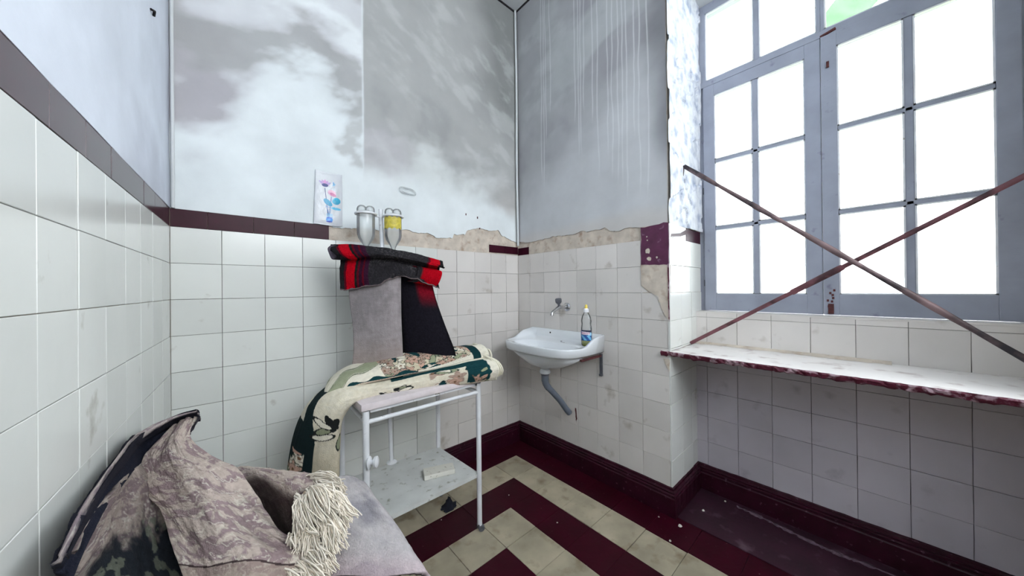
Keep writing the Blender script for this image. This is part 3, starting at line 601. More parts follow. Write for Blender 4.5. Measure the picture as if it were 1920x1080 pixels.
v = []; c_ = []; nA, nZ = 60, 40
for i in range(nA):
    for j in range(nZ):
        th = math.radians(120+150*i/(nA-1)); z = .034+.066*j/(nZ-1); v.append((-.085+.0348*.8*math.cos(th), -.715+.0348*1.05*math.sin(th), .854+z))
        a, h = i/(nA-1), j/(nZ-1); col = C(40, 78, 140)
        if h > .93-.15*a or h < .05: col = C(24, 28, 62)
        elif .58 < h < .86 and .2 < a < .85: col = C(226, 214, 226) if not (.66 < h < .78 and int(a*26) % 2) else C(190, 110, 140)
        elif h < .5: col = C(110, 180, 220) if (math.sin(a*14+h*9) > .1) else C(30, 80, 150)
        elif a > .7: col = C(150, 205, 235)
        c_.append(col)
rel(newmesh('label', v, [(i*nZ+j, (i+1)*nZ+j, (i+1)*nZ+j+1, i*nZ+j+1) for i in range(nA-1) for j in range(nZ-1)], 'label', None, c_, True), bt)
CHIPS = [(-.928, -.384, .004), (-.534, -.475, .004), (-.495, -.81, .005), (-.068, -1.146, .005), (-.054, -1.246, .012), (-.189, -1.252, .007), (.153, -1.289, .008), (.325, -1.347, .007)]
RIDGE = [(.325, -1.40), (.318, -1.52), (.294, -1.68), (.288, -1.79), (.303, -1.91), (.30, -2.1)]
# ------------------------------------------------------------------ hospital trolley
FRp, BRp, BLp, FLp = (-.825, -.585), (-.843, -.203), (-1.35, -.180), (-1.362, -.585)
ct = tag(empty('trolley', (-1.09, -.38, 0)), 'white enamelled tube trolley with a lower shelf, under the floral rug', 'trolley')
def leg(p, top=.745):
    o = MB().tube([(p[0], p[1], .035), (p[0], p[1], top)], .0125, 16).out('leg', 'white_metal', smooth=True); return rel(o, ct)
LEG = {p: leg(p) for p in (FRp, BRp, BLp, FLp)}
for p in (FRp, BRp, BLp, FLp):
    w = MB(); w.box((p[0]-.012, p[1]-.010, .020), (p[0]+.012, p[1]+.010, .042), .003); w2 = about([(.001, -.009), (.014, -.009), (.016, -.006), (.016, .006), (.014, .009), (.001, .009)], 18, (p[0]+.008, p[1]-.004, .0165), (.5, 1, 0))
    w.add(w2.v, w2.f); rel(w.out('caster', 'dark_metal'), ct).parent = LEG[p]
def quad(a, b_, c_, d_, z0, z1):
    m = MB(); return m.add([(*p, z0) for p in (a, b_, c_, d_)]+[(*p, z1) for p in (a, b_, c_, d_)], [(3, 2, 1, 0), (4, 5, 6, 7), (0, 1, 5, 4), (1, 2, 6, 5), (2, 3, 7, 6), (3, 0, 4, 7)])
rel(quad(FLp, FRp, BRp, BLp, .274, .292).out('shelf', 'shelf'), ct)
m = MB(); r4 = [FLp, FRp, BRp, BLp]
for a, b_ in zip(r4, r4[1:]+r4[:1]): m.tube([(*a, .70), (*b_, .70)], .009, 10)
rel(m.out('rail', 'white_metal', smooth=True), ct)
m = MB()
for a, b_ in zip(r4, r4[1:]+r4[:1]):
    a, b_ = np.array(a), np.array(b_); m.box((min(a[0], b_[0])-.004, min(a[1], b_[1])-.004, .735), (max(a[0], b_[0])+.004, max(a[1], b_[1])+.004, .748))
rel(m.out('top_frame', 'white_metal'), ct)
rel(MB().box((-1.385, -.605, .749), (-.80, -.17, .778), .011).out('padded_top', 'slab', smooth=True), ct)
kb = about([(.022, 0), (.024, .004), (.012, .010), (.009, .018), (.020, .024), (.021, .032), (.008, .036)], 16, (FLp[0]+.006, FLp[1]-.010, .545), (.7, -.6, .1)); rel(kb.out('knob', 'white_metal', smooth=True), ct)
# drip bottle rack pole standing at the rear of the trolley
pt = np.array((-1.158, -.185, 1.640)); pb = np.array((-1.112, -.186, .292))
rk = tag(empty('drip_rack', tuple(pb)), 'white metal pole rack holding two upside-down drip bottles', 'rack')
rel(MB().tube([pb, (pb+pt)/2, pt], [.010, .010, .011], 14).out('pole', 'white_metal', smooth=True), rk)
rel(MB().lathe([(.026, 0), (.026, .004), (.013, .012)], 18, (pb[0], pb[1], .292)).out('foot', 'white_metal', smooth=True), rk)
BC = [at(686, 400, 1.60), at(737, 409, 1.665)]
BC[0][2] = 1.600; BC[1][2] = 1.600
def ringtube(c, r, tr, n=32):
    p = [(c[0]+r*math.cos(2*math.pi*i/n), c[1]+r*math.sin(2*math.pi*i/n), c[2]) for i in range(n+1)]; return MB().tube(p, tr, 8, False)
m = MB()
for c_ in BC: q = ringtube(c_, .048, .006); m.add(q.v, q.f)
d0 = np.array((pt[0], pt[1], 1.595))
for c_ in BC: e = d0-c_; e[2] = 0; e /= np.linalg.norm(e); m.tube([c_+e*.046, d0+np.array((0, 0, .005))], .0045, 8)
rel(m.out('holder_ring', 'white_metal', smooth=True), rk)
m = MB(); zt = 1.408
e = BC[1]-BC[0]; e[2] = 0; L_ = np.linalg.norm(e); e /= L_; nn = np.array((-e[1], e[0], 0)); a = BC[0]-e*.05; b_ = BC[1]+e*.05
m.add([(*(a+nn*.026)[:2], zt), (*(a-nn*.026)[:2], zt), (*(b_-nn*.026)[:2], zt), (*(b_+nn*.026)[:2], zt), (*(a+nn*.026)[:2], zt+.008), (*(a-nn*.026)[:2], zt+.008), (*(b_-nn*.026)[:2], zt+.008), (*(b_+nn*.026)[:2], zt+.008)], [(3, 2, 1, 0), (4, 5, 6, 7), (0, 1, 5, 4), (1, 2, 6, 5), (2, 3, 7, 6), (3, 0, 4, 7)])
mc = (BC[0]+BC[1])/2; m.tube([(mc[0], mc[1], zt+.004), (pt[0]+.006, pt[1], zt+.004)], .006, 8)
rel(m.out('lower_plate', 'white_metal'), rk)
for i, c_ in enumerate(BC):
    z0 = zt+.004
    lab = 'milky drip bottle upside down in the rack, the left one without a label' if i == 0 else 'milky drip bottle upside down in the rack, wrapped by a yellow label'
    db = tag(empty('drip_bottle', (c_[0], c_[1], z0)), lab, 'bottle', 'drip bottles in the rack')
    rel(MB().lathe([(.010, .004), (.011, .022), (.016, .034), (.037, .066), (.042, .085), (.0425, .165), (.042, .196), (.036, .200)], 28, (c_[0], c_[1], z0)).out('body', 'milky', smooth=True), db)
    m = MB()
    for s_ in (-1, 1): q = c_+e*.019*s_; m.lathe([(.023, 0), (.0235, .012), (.020, .024), (.012, .031), (.001, .033)], 20, (q[0], q[1], z0+.198))
    rel(m.out('base_lobes', 'milky', smooth=True), db)
    rel(MB().lathe([(.012, -.014), (.0125, .006), (.010, .012)], 16, (c_[0], c_[1], z0)).out('stopper', 'white_plastic', smooth=True), db)
    if i:
        v = []; 
        for a_ in range(25):
            th = math.radians(150+165*a_/24)
            for z in (.120, .180): v.append((c_[0]+.0436*math.cos(th), c_[1]+.0436*math.sin(th), z0+z+.004*math.sin(a_*1.3)))
        rel(newmesh('label', v, [(2*k, 2*k+2, 2*k+3, 2*k+1) for k in range(24)], 'yellow', None, None, True), db)
# white block on the shelf
bl = quad((-1.06, -.462), (-.917, -.508), (-.893, -.445), (-1.034, -.392), .293, .316)
bo = bl.out('foam_block', 'block'); tag(bo, 'small white foam block lying on the lower shelf of the trolley', 'block')
md = bo.modifiers.new('bevel', 'BEVEL'); md.width = .003; md.segments = 2
# dark rag under trolley
g = []
for i in range(14):
    for j in range(14):
        u_, w_ = i/13-.5, j/13-.5; q_ = 1+.10*math.sin(3*math.atan2(w_, u_)+1)+.05*math.sin(7*math.atan2(w_, u_)); h = .05*math.exp(-(u_*u_+w_*w_)*9)*(.5+1.0*random.random())+.003; m_ = max(abs(u_), abs(w_))/(math.hypot(u_, w_)+1e-6); g.append((-.85+u_*.09*q_*m_+random.uniform(-.003, .003), -.33+w_*.07*q_*m_, h))
o = newmesh('rag', g, [(i*14+j, (i+1)*14+j, (i+1)*14+j+1, i*14+j+1) for i in range(13) for j in range(13)], 'navy', smooth=True); tag(o, 'small crumpled dark navy rag on the floor under the trolley', 'rag')
md = o.modifiers.new('thick', 'SOLIDIFY'); md.thickness = .003
# little plaster chips and a ridge of dust
rc = np.random.default_rng(8)
for (x_, y_, r_) in CHIPS:
    h = [(x_+r_*math.cos(t)*rc.uniform(.6, 1.2), y_+r_*math.sin(t)*rc.uniform(.6, 1.2)) for t in np.linspace(0, 5.4, 7)]; n_ = 7
    zf = .0032 if x_ > 0 else .0006; o = newmesh('plaster_chip', [(*p, zf) for p in h]+[(x_+(p[0]-x_)*.6, y_+(p[1]-y_)*.6, zf+r_*.6) for p in h], [tuple(range(7))[::-1], tuple(range(7, 14))]+[(i, (i+1) % 7, (i+1) % 7+7, i+7) for i in range(7)], 'block')
    tag(o, 'tiny white plaster chip lying on the dark maroon floor', 'debris', 'plaster chips on the maroon floor')
rd = crv(np.array(RIDGE), np.linspace(0, 1, 60)); v = []
for i, p in enumerate(rd):
    w_ = .012+.010*rc.uniform(-1, 1); v += [(p[0]-w_, p[1]+rc.normal(0, .003), .0025), (p[0]+rc.normal(0, .002), p[1], .0055+.002*rc.random()), (p[0]+w_, p[1], .0025)]
struct(newmesh('trim_6', v, [(i*3+j, i*3+(j+1) % 3, (i+1)*3+(j+1) % 3, (i+1)*3+j) for i in range(59) for j in range(3)], mat('grey_dust', C(92, 74, 86), 1, mottle=.5, mscale=40)))
# ------------------------------------------------------------------ textiles on the trolley
CR = A(C(224, 218, 202)); TL = A(C(22, 58, 62)); SGN = A(C(150, 156, 128)); PK = A(C(196, 160, 142)); BK = A(C(34, 36, 36)); MV = A(C(172, 148, 134))
def flowers(X, Y, base, s, seed, dens=1.0, out=BK):
    """scatter roses and leaves; X,Y in metres"""
    r = np.random.default_rng(seed); c = base.copy(); x0, x1, y0, y1 = X.min(), X.max(), Y.min(), Y.max(); n = int(dens*(x1-x0)*(y1-y0)/(s*s)*1.1)
    for _ in range(n):
        cx_, cy_ = r.uniform(x0, x1), r.uniform(y0, y1); a0 = r.uniform(0, 6.3); R = s*r.uniform(.35, .6); kind = r.integers(0, 4)
        dx, dy = X-cx_, Y-cy_; rad = np.hypot(dx, dy); th = np.arctan2(dy, dx)
        if kind < 2:
            rr_ = R*(.78+.22*np.cos(5*th+a0)); body = rad < rr_; c[rad < rr_*1.16] = (BK*.8+SGN*.2) if out is BK else out; c[body] = (PK, CR, MV)[r.integers(0, 3)]
            c[body & (np.abs(np.sin(rad/R*7+th*1.5+a0)) < .28)] = MV*.7; c[rad < R*.18] = A(C(120, 90, 70))
        else:
            u = dx*np.cos(a0)+dy*np.sin(a0); w = -dx*np.sin(a0)+dy*np.cos(a0); l = (u/(R*1.2))**2+(w/(R*.4))**2+.5*np.sin(u/R*2)*w/R; c[l < 1.25] = TL*.6; c[l < .9] = (SGN, CR, PK, TL)[r.integers(0, 4)]
    return c
# lower / front fold, running left and hanging down over the trolley's end
def sec(*pts): return [at(*p) for p in pts]
low = [
 sec((932, 711, 1.62), (930, 711, 1.555), (936, 692, 1.54), (922, 673, 1.565), (900, 664, 1.63)),
 sec((895, 714, 1.60), (890, 717, 1.525), (893, 698, 1.505), (885, 680, 1.53), (870, 668, 1.60)),
 sec((840, 722, 1.55), (835, 727, 1.475), (835, 708, 1.455), (830, 692, 1.48), (822, 680, 1.55)),
 sec((770, 732, 1.47), (762, 738, 1.395), (760, 722, 1.375), (757, 709, 1.40), (750, 697, 1.47)),
 sec((712, 738, 1.40), (705, 745, 1.325), (702, 730, 1.31), (698, 718, 1.335), (692, 707, 1.40)),
 sec((672, 745, 1.34), (668, 754, 1.26), (660, 738, 1.25), (650, 722, 1.28), (640, 712, 1.34)),
 sec((655, 760, 1.31), (648, 772, 1.24), (628, 760, 1.21), (612, 742, 1.24), (604, 730, 1.30)),
 sec((642, 790, 1.30), (636, 800, 1.235), (604, 795, 1.20), (580, 775, 1.22), (572, 762, 1.27)),
 sec((638, 840, 1.30), (633, 845, 1.24), (592, 840, 1.205), (560, 820, 1.22), (552, 806, 1.26)),
 sec((636, 890, 1.30), (632, 895, 1.245), (588, 892, 1.215), (546, 880, 1.22), (541, 866, 1.25)),
 sec((634, 940, 1.30), (630, 942, 1.25), (585, 940, 1.22), (538, 930, 1.22), (534, 918, 1.25))]
S1 = surf(low, 330, 150, .008, 9, 4)
def col_low(U, V):
    X, Y = U*1.05, V*.22; n = fbm(X*60, Y*60, 3, 4); c = mixc(np.tile(CR, U.shape+(1,)), A(C(196, 186, 160)), n*.7)
    fl = flowers(X, Y, c, .055, 12, 1.4, out=MV*.9); m1 = (U < .24) & (V > .12) & (V < .74); c[m1] = fl[m1]
    c[(V > .70+.02*np.sin(U*30)) & (U < .34)] = TL; c[(U > .035) & (U < .13) & (V > .3)] = TL*1.1
    fl = flowers(X, Y, c, .05, 5, 1.1); m2 = (U > .05) & (U < .12) & (V > .28) & (V < .72); c[m2] = fl[m2]
    c[U < .035+.004*np.sin(V*50)] = CR
    c[(V > .80) & (U < .34)] = CR*.97
    c = mixc(c, A(C(176, 164, 138)), .65*sst(.66, .92, U)); X_ = X
    # thin dark line, then the broad teal band on the hanging edge
    b = .80-.28*sst(.60, .80, U)-.0*U; c[(V > b) & (U > .56)] = A(C(24, 38, 40)); c[(V > b+.20) & (U > .52) & (U < .74)] = CR*.85
    c[(V > .80) & (V < .84) & (U > .3) & (U <= .56)] = BK; c[(V >= .84) & (U > .3) & (U <= .56)] = A(C(206, 192, 178))
    fl = flowers(X, Y, c, .06, 31, 1.6); m3 = (U > .84) & (V > .62); c[m3] = fl[m3]
    # dark leaf sprays on the field
    for cu, cv, sz, sd in ((.30, .40, .05, 1), (.35, .30, .035, 2), (.72, .40, .08, 6)):
        r = np.random.default_rng(sd)
        for k in range(6):
            a0 = r.uniform(0, 6.3); ox, oy = r.normal(0, sz*.35, 2); dx, dy = X-cu*1.05-ox, Y-cv*.22-oy*.6; u = dx*np.cos(a0)+dy*np.sin(a0); w = -dx*np.sin(a0)+dy*np.cos(a0); l = (u/(sz*.42))**2+(w/(sz*.16))**2
            c[l < 1.3] = BK; c[l < .75] = (SGN*.8, BK, CR)[k % 3]
    return c
fr = tag(empty('floral_rug', tuple(at(760, 760, 1.5))), 'cream floral rug with dark green bands folded over the trolley top', 'rug')
rel(sheet('lower_fold', S1, 'fabric', None, col_low, .009, tuple(CR*.7)), fr)
up = [
 sec((912, 672, 1.60), (917, 668, 1.60), (914, 655, 1.60), (902, 646, 1.63), (890, 645, 1.70)),
 sec((880, 676, 1.56), (884, 672, 1.555), (880, 662, 1.56), (868, 651, 1.60), (852, 649, 1.68)),
 sec((830, 690, 1.50), (834, 686, 1.495), (828, 672, 1.50), (820, 657, 1.545), (806, 653, 1.63)),
 sec((770, 702, 1.42), (772, 698, 1.415), (764, 683, 1.42), (756, 667, 1.47), (748, 660, 1.56)),
 sec((715, 713, 1.345), (716, 709, 1.34), (706, 695, 1.345), (700, 683, 1.40), (694, 674, 1.50)),
 sec((668, 724, 1.29), (668, 720, 1.285), (658, 708, 1.29), (652, 696, 1.34), (650, 687, 1.44)),
 sec((630, 745, 1.265), (628, 741, 1.255), (620, 730, 1.26), (618, 718, 1.30), (620, 708, 1.40)),
 sec((604, 770, 1.27), (600, 765, 1.255), (598, 756, 1.255), (600, 745, 1.29), (606, 735, 1.38))]
S2 = surf(up, 300, 120, .006, 9, 9)
def col_up(U, V):
    X, Y = U*.85, V*.20; n = fbm(X*60, Y*60, 8, 4); c = mixc(np.tile(A(C(214, 204, 180)), U.shape+(1,)), A(C(176, 166, 140)), n*.8); c = flowers(X, Y, c, .045, 21, 2.2)
    scroll = U > .55; w = np.sin(U*38+V*6)*.5+np.sin(V*9+U*12); c2 = mixc(np.tile(CR, U.shape+(1,)), SGN, (w > .35)*.95); c2[(w > .1) & (w < .3)] = SGN*.6; c[scroll] = c2[scroll]
    lo = .30+.06*np.sin(U*45); c[(V < lo) & (U > .30)] = TL; c[(V < .20) & (U > .2)] = A(C(214, 202, 184)); c[(V < .20) & (U > .3) & (np.sin(U*420) > .2) & (V > .14)] = MV
    c[(V < .5-U*.6) & (U > .12) & (U < .4)] = CR; c[(U > .07) & (U < .13)] = TL*.8; c[U < .07] = CR
    return c
rel(sheet('upper_fold', S2, 'fabric', None, col_up, .009, tuple(CR*.7)), fr)
# cream turned layers showing at the right end
def arc(pts, r=.0048):
    P = np.array([at(*p) for p in pts]); return MB().tube(crv(P, np.linspace(0, 1, 20)), r, 8, True, .8)
m = MB()
for k in range(4):
    q = arc([(900+5*k, 664+k*2, 1.60), (918+5*k, 672+2*k, 1.565), (930+4*k, 690+k, 1.55), (928+4*k, 708-2*k, 1.56)], .0062); m.add(q.v, q.f)
for k in range(4):
    q = arc([(888+7*k, 645+k*3, 1.66), (896+7*k, 648+3*k, 1.63), (900+7*k, 658+3*k, 1.615), (901+6*k, 670+2*k, 1.61)], .0062); m.add(q.v, q.f)
rel(m.out('rolled_edges', mat('cream_selvedge', C(226, 220, 200), .95, bump=.8, bscale=200, mottle=.15, mscale=60), smooth=True), fr)
# grey mat standing on the trolley
gm = [sec((652, 520, 1.47), (690, 514, 1.465), (730, 512, 1.47), (752, 515, 1.49)), sec((655, 560, 1.465), (692, 555, 1.455), (730, 553, 1.46), (752, 555, 1.485)),
      sec((661, 610, 1.46), (695, 607, 1.45), (730, 605, 1.455), (753, 605, 1.48)), sec((663, 655, 1.455), (700, 652, 1.445), (735, 650, 1.45), (755, 650, 1.475)), sec((658, 700, 1.45), (700, 695, 1.445), (735, 690, 1.45), (756, 686, 1.47))]
def col_gm(U, V):
    n = fbm(V*5, U*8, 5, 5); w = fbm(V*130, U*10, 9, 2)*.5+fbm(V*8, U*160, 2, 2)*.5; c = mixc(np.tile(A(C(150, 142, 144)), U.shape+(1,)), A(C(128, 122, 124)), .7*sst(.35, .7, n)); c = mixc(c, A(C(164, 148, 142)), .6*sst(.55, .95, U)); return c*(.85+.3*w)[..., None]
o = sheet('grey_mat', surf(gm, 90, 60, .004, 6, 2), 'fabric', None, col_gm, .022, C(90, 84, 88)); tag(o, 'greyish beige rug back standing upright on the trolley, under the striped blanket', 'rug')
# red and charcoal wool blanket
RD = A(C(176, 8, 26)); RD2 = A(C(88, 10, 26)); CH = A(C(44, 42, 45)); PU = A(C(50, 22, 42))
def stripes(u):
    c = np.tile(CH, u.shape+(1,)); 
    def band(a, b_, col): c[(u > a) & (u < b_)] = col
    band(-1, .06, CH*.6); band(.06, .085, RD2); band(.085, .19, RD); band(.19, .215, BK*.7); band(.215, .235, RD2); band(.235, .27, PU*.8); band(.27, .285, RD2); band(.285, .33, PU); band(.86, .88, RD2); band(.88, .975, RD); band(.975, 2, CH*.6)
    return c
def rollcol(U, V):
    c = stripes(V+.008*np.sin(U*9)); n = fbm(V*120, U*60, 3, 3); g = fbm(V*7, U*5, 13, 4)
    c = mixc(c, A(C(92, 90, 90)), ((n > .62)*.4*((V > .33) & (V < .86)))*sst(.3, .7, g)); return c*(.75+.5*n)[..., None]
tops = [(618, 457), (655, 457), (700, 461), (745, 468), (790, 478), (828, 489)]
bots = [(636, 489), (668, 488), (705, 485), (745, 488), (785, 497), (822, 505)]
ends = [(638, 543), (668, 541), (705, 533), (745, 521), (783, 527), (822, 541)]
rows_ = []
D0 = [1.43, 1.43, 1.44, 1.455, 1.48, 1.51]
def rowpts(f): return [f(i) for i in range(6)]
rows_.append([at(tops[i][0]+6, bots[i][1]-4, D0[i]+.11) for i in range(6)])
rows_.append([at(tops[i][0]+4, tops[i][1]+10, D0[i]+.09) for i in range(6)])
rows_.append([at(tops[i][0]+2, tops[i][1]+1, D0[i]+.04) for i in range(6)])
rows_.append([at(tops[i][0]+2, tops[i][1]+8, D0[i]-.005) for i in range(6)])
rows_.append([at((tops[i][0]+bots[i][0])/2, (tops[i][1]+bots[i][1])/2+3, D0[i]-.025) for i in range(6)])
rows_.append([at(bots[i][0]+2, bots[i][1]-3, D0[i]-.012) for i in range(6)])
rows_.append([at(bots[i][0]+2, bots[i][1]+1, D0[i]+.018) for i in range(6)])
rows_.append([at((bots[i][0]+ends[i][0])/2, (bots[i][1]+ends[i][1])/2-8, D0[i]+.01+.006*(-1)**i) for i in range(6)])
rows_.append([at((bots[i][0]*.3+ends[i][0]*.7), (bots[i][1]*.3+ends[i][1]*.7), D0[i]+.006) for i in range(6)])
rows_.append([at(ends[i][0]+(0, 0, 3, -3, 2, 2)[i], ends[i][1], D0[i]+.012*(i % 2)) for i in range(6)])
bk_ = tag(empty('striped_blanket', tuple(at(725, 560, 1.47))), 'red and charcoal striped wool blanket rolled over the upright rugs', 'blanket')
Sb = surf(rows_, 110, 240, .010, 12, 6)
e_ = (fbm(np.linspace(0, 14, 240), np.zeros(240), 9, 3)-.5)*.02; Sb[-6:, :, 2] += e_[None, :]*np.linspace(0, 1, 6)[:, None]
rel(sheet('folded_cloth', Sb, 'wool', None, rollcol, .007, tuple(CH*.7)), bk_)
c0 = at(631, 474, 1.462); ax_ = at(700, 477, 1.475)-c0; ax_ /= np.linalg.norm(ax_); s_ = np.cross(ax_, (0, 0, 1)); s_ /= np.linalg.norm(s_); u_ = np.cross(s_, ax_)
Sc = np.array([[c0+ax_*q+s_*r_*math.cos(th)+u_*r_*math.sin(th)*1.05 for q in np.linspace(-.012, .10, 10)] for r_, th in zip(np.linspace(.016, .037, 60), np.linspace(2.6, 2.6+2*math.pi*1.9, 60))])
rel(sheet('rolled_end', Sc, 'wool', None, lambda U, V: mixc(np.tile(CH*.7, U.shape+(1,)), A(C(80, 74, 84)), (U < .5)*.9), .005, tuple(CH*.6)), bk_)
# inner curl seen at the left end of the roll, and hem stitching
P = [at(*p) for p in ((640, 472, 1.44), (634, 484, 1.43), (626, 486, 1.425), (621, 477, 1.425), (618, 466, 1.43), (624, 460, 1.44))]
cu = crv(np.array(P), np.linspace(0, 1, 30)); ax_ = at(690, 476, 1.47)-at(630, 472, 1.44); Sc = np.array([cu+ax_*t for t in np.linspace(-.06, .45, 12)]).transpose(1, 0, 2)
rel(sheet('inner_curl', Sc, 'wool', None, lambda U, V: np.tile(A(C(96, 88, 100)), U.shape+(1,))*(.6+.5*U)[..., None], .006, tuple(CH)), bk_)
P = [at(*p) for p in ((812, 505, 1.51), (824, 508, 1.505), (823, 520, 1.50), (816, 534, 1.505), (806, 536, 1.51))]
cu = crv(np.array(P), np.linspace(0, 1, 24)); ax_ = at(770, 512, 1.49)-at(812, 520, 1.51); Sc = np.array([cu+ax_*t for t in np.linspace(-.1, 1.0, 12)]).transpose(1, 0, 2)
rel(sheet('side_fold', Sc, 'wool', None, lambda U, V: np.where((V < .75)[..., None], RD*.9, CH), .006, tuple(RD2)), bk_)
hem = [Sb[-1, j]+np.array((0, -.003, .002)) for j in range(0, 240, 4)]; rel(MB().tube(hem, .0022, 6).out('hem', mat('grey_hem_yarn', C(112, 98, 100), .95, bump=1, bscale=300), smooth=True), bk_)
# lower part of blanket hanging behind the mat, its shade painted into darker colours
dk = [sec((745, 515, 1.53), (775, 517, 1.53), (808, 522, 1.55)), sec((748, 560, 1.525), (785, 560, 1.515), (818, 562, 1.54)), sec((752, 610, 1.52), (795, 608, 1.51), (834, 608, 1.535)), sec((755, 670, 1.52), (803, 662, 1.505), (852, 656, 1.53)), sec((756, 690, 1.52), (806, 682, 1.51), (856, 676, 1.53))]
def col_dk(U, V):
    n = fbm(V*60, U*80, 3, 3); c = np.tile(A(C(28, 26, 33)), U.shape+(1,)); c = mixc(c, A(C(120, 14, 30)), sst(.45, .6, V)*(1-sst(.98, 1, V))*sst(.36, .16, U)*.9); c = mixc(c, BK*.4, sst(.95, 1, V)); c = mixc(c, BK*.3, sst(.12, 0, V)); return c*(.7+.6*n)[..., None]
rel(sheet('hanging_cloth', surf(dk, 90, 60, .006, 5, 3), 'wool', None, col_dk, .014, tuple(CH*.5)), bk_)
# ------------------------------------------------------------------ foreground pile of rugs
BG = A(C(190, 175, 166)); MW = A(C(146, 126, 130)); DBR = A(C(70, 58, 58))
def damask(X, Y, seed=0):
    wx = X+.025*(fbm(X*22, Y*22, seed+1)-.5)*2; wy = Y+.025*(fbm(X*22, Y*22, seed+2)-.5)*2
    f1 = fbm(wx*26, wy*58, seed+3, 3); r1 = np.abs(fbm(wx*20, wy*46, seed+5, 3)-.5); n = fbm(X*140, Y*220, seed+7, 2)
    c = mixc(np.tile(BG, X.shape+(1,)), MW, sst(.50, .56, f1)*.85); c = mixc(c, A(C(212, 204, 192)), (r1 < .022)*.8); c = mixc(c, DBR, (np.abs(f1-.5) < .012)*.35); return c*(.82+.3*n)[..., None]
face = []
for L_, R_2, dl, dr, bow in (((334, 787), (368, 774), .97, .96, .0), ((300, 822), (357, 815), .915, .935, .01), ((268, 856), (392, 846), .875, .91, .02), ((262, 895), (441, 872), .84, .885, .035), ((276, 929), (473, 914), .81, .855, .04), ((296, 952), (500, 955), .785, .825, .04), ((312, 992), (530, 993), .75, .79, .035), ((332, 1048), (583, 1030), .705, .755, .03), ((352, 1100), (560, 1085), .665, .71, .02), ((380, 1170), (560, 1150), .62, .66, .0)):
    row = []
    for t in np.linspace(0, 1, 6): row.append(at(L_[0]*(1-t)+R_2[0]*t, L_[1]*(1-t)+R_2[1]*t+(6*math.sin(t*9)), dl*(1-t)+dr*t-bow*math.sin(math.pi*t)))
    face.append(row)
rg = tag(empty('fringed_rug', tuple(at(420, 1070, .8))), 'beige and mauve patterned rug with cream fringe heaped in the near left corner', 'rug')
S3 = surf(face, 300, 220, .016, 7, 14)
def col_face(U, V):
    c = damask(V*.34+.3*U*.2, U*.62, 3)
    ed = (U > .80+.03*V) & (U < .86+.03*V); c[ed] = mixc(c[ed], A(C(150, 134, 124)), np.full(ed.sum(), .6)); ln = np.abs(U-.80-.03*V) < .004; c[ln] = DBR; return c
rel(sheet('front_layer', S3, 'fabric', None, col_face, .010, C(60, 58, 66)), rg)
# turned-over upper edge with the dark underside
curl = []
for (ox, oy), (ix, iy), do, di in (((371, 771), (366, 776), .955, .955), ((334, 779), (334, 790), .94, .96), ((303, 790), (300, 826), .90, .925), ((271, 805), (268, 860), .85, .88), ((249, 821), (246, 880), .785, .80), ((228, 845), (228, 905), .72, .73), ((190, 895), (200, 945), .62, .635), ((150, 960), (165, 1010), .52, .53), ((110, 1040), (130, 1090), .44, .45)):
    curl.append([at(ox+6, oy+14, do+.05), at(ox, oy, do), at(ox*.72+ix*.28-1, oy*.72+iy*.28, do-.012), at(ox*.5+ix*.5, oy*.5+iy*.5, max(do, di)+.015), at(ix+3, iy+3, di+.0)])
def col_curl(U, V):
    c = np.tile(A(C(34, 36, 48)), U.shape+(1,)); lt = mixc(damask(U*.6, V*.2, 9), A(C(120, 116, 128)), np.full(U.shape, .4)); n = fbm(U*14, V*5, 3); return mixc(lt, c, sst(.40, .55, V+(n-.5)*.25))
rel(sheet('turned_edge', surf(curl, 160, 70, .006, 8, 5), 'fabric', None, col_curl, .008, C(40, 40, 50)), rg)
# back layer coming round on the right
back = [sec((430, 876, .97), (470, 874, .95), (520, 878, .92), (565, 886, .89), (598, 892, .87)), sec((440, 890, .94), (475, 884, .92), (520, 886, .885), (560, 896, .855), (590, 904, .84)),
        sec((450, 915, .92), (485, 908, .89), (520, 908, .86), (550, 918, .835), (574, 928, .82)), sec((470, 950, .90), (500, 945, .875), (525, 945, .85), (545, 953, .825), (560, 962, .805)),
        sec((495, 1000, .88), (515, 995, .86), (532, 998, .84), (548, 1003, .81), (562, 1008, .79)), sec((520, 1050, .86), (535, 1045, .84), (545, 1045, .82), (560, 1045, .80), (575, 1045, .78))]
def col_back(U, V): c = damask(V*.3, U*.3, 31); return mixc(c, A(C(62, 50, 50)), .95*sst(.30, .46, U+.10*np.sin(V*7)))  # beige turns to brown underside, darkened further with painted shade inside the fold
rel(sheet('back_layer', surf(back, 110, 110, .012, 7, 22), 'fabric', None, col_back, .010, C(60, 52, 52)), rg)
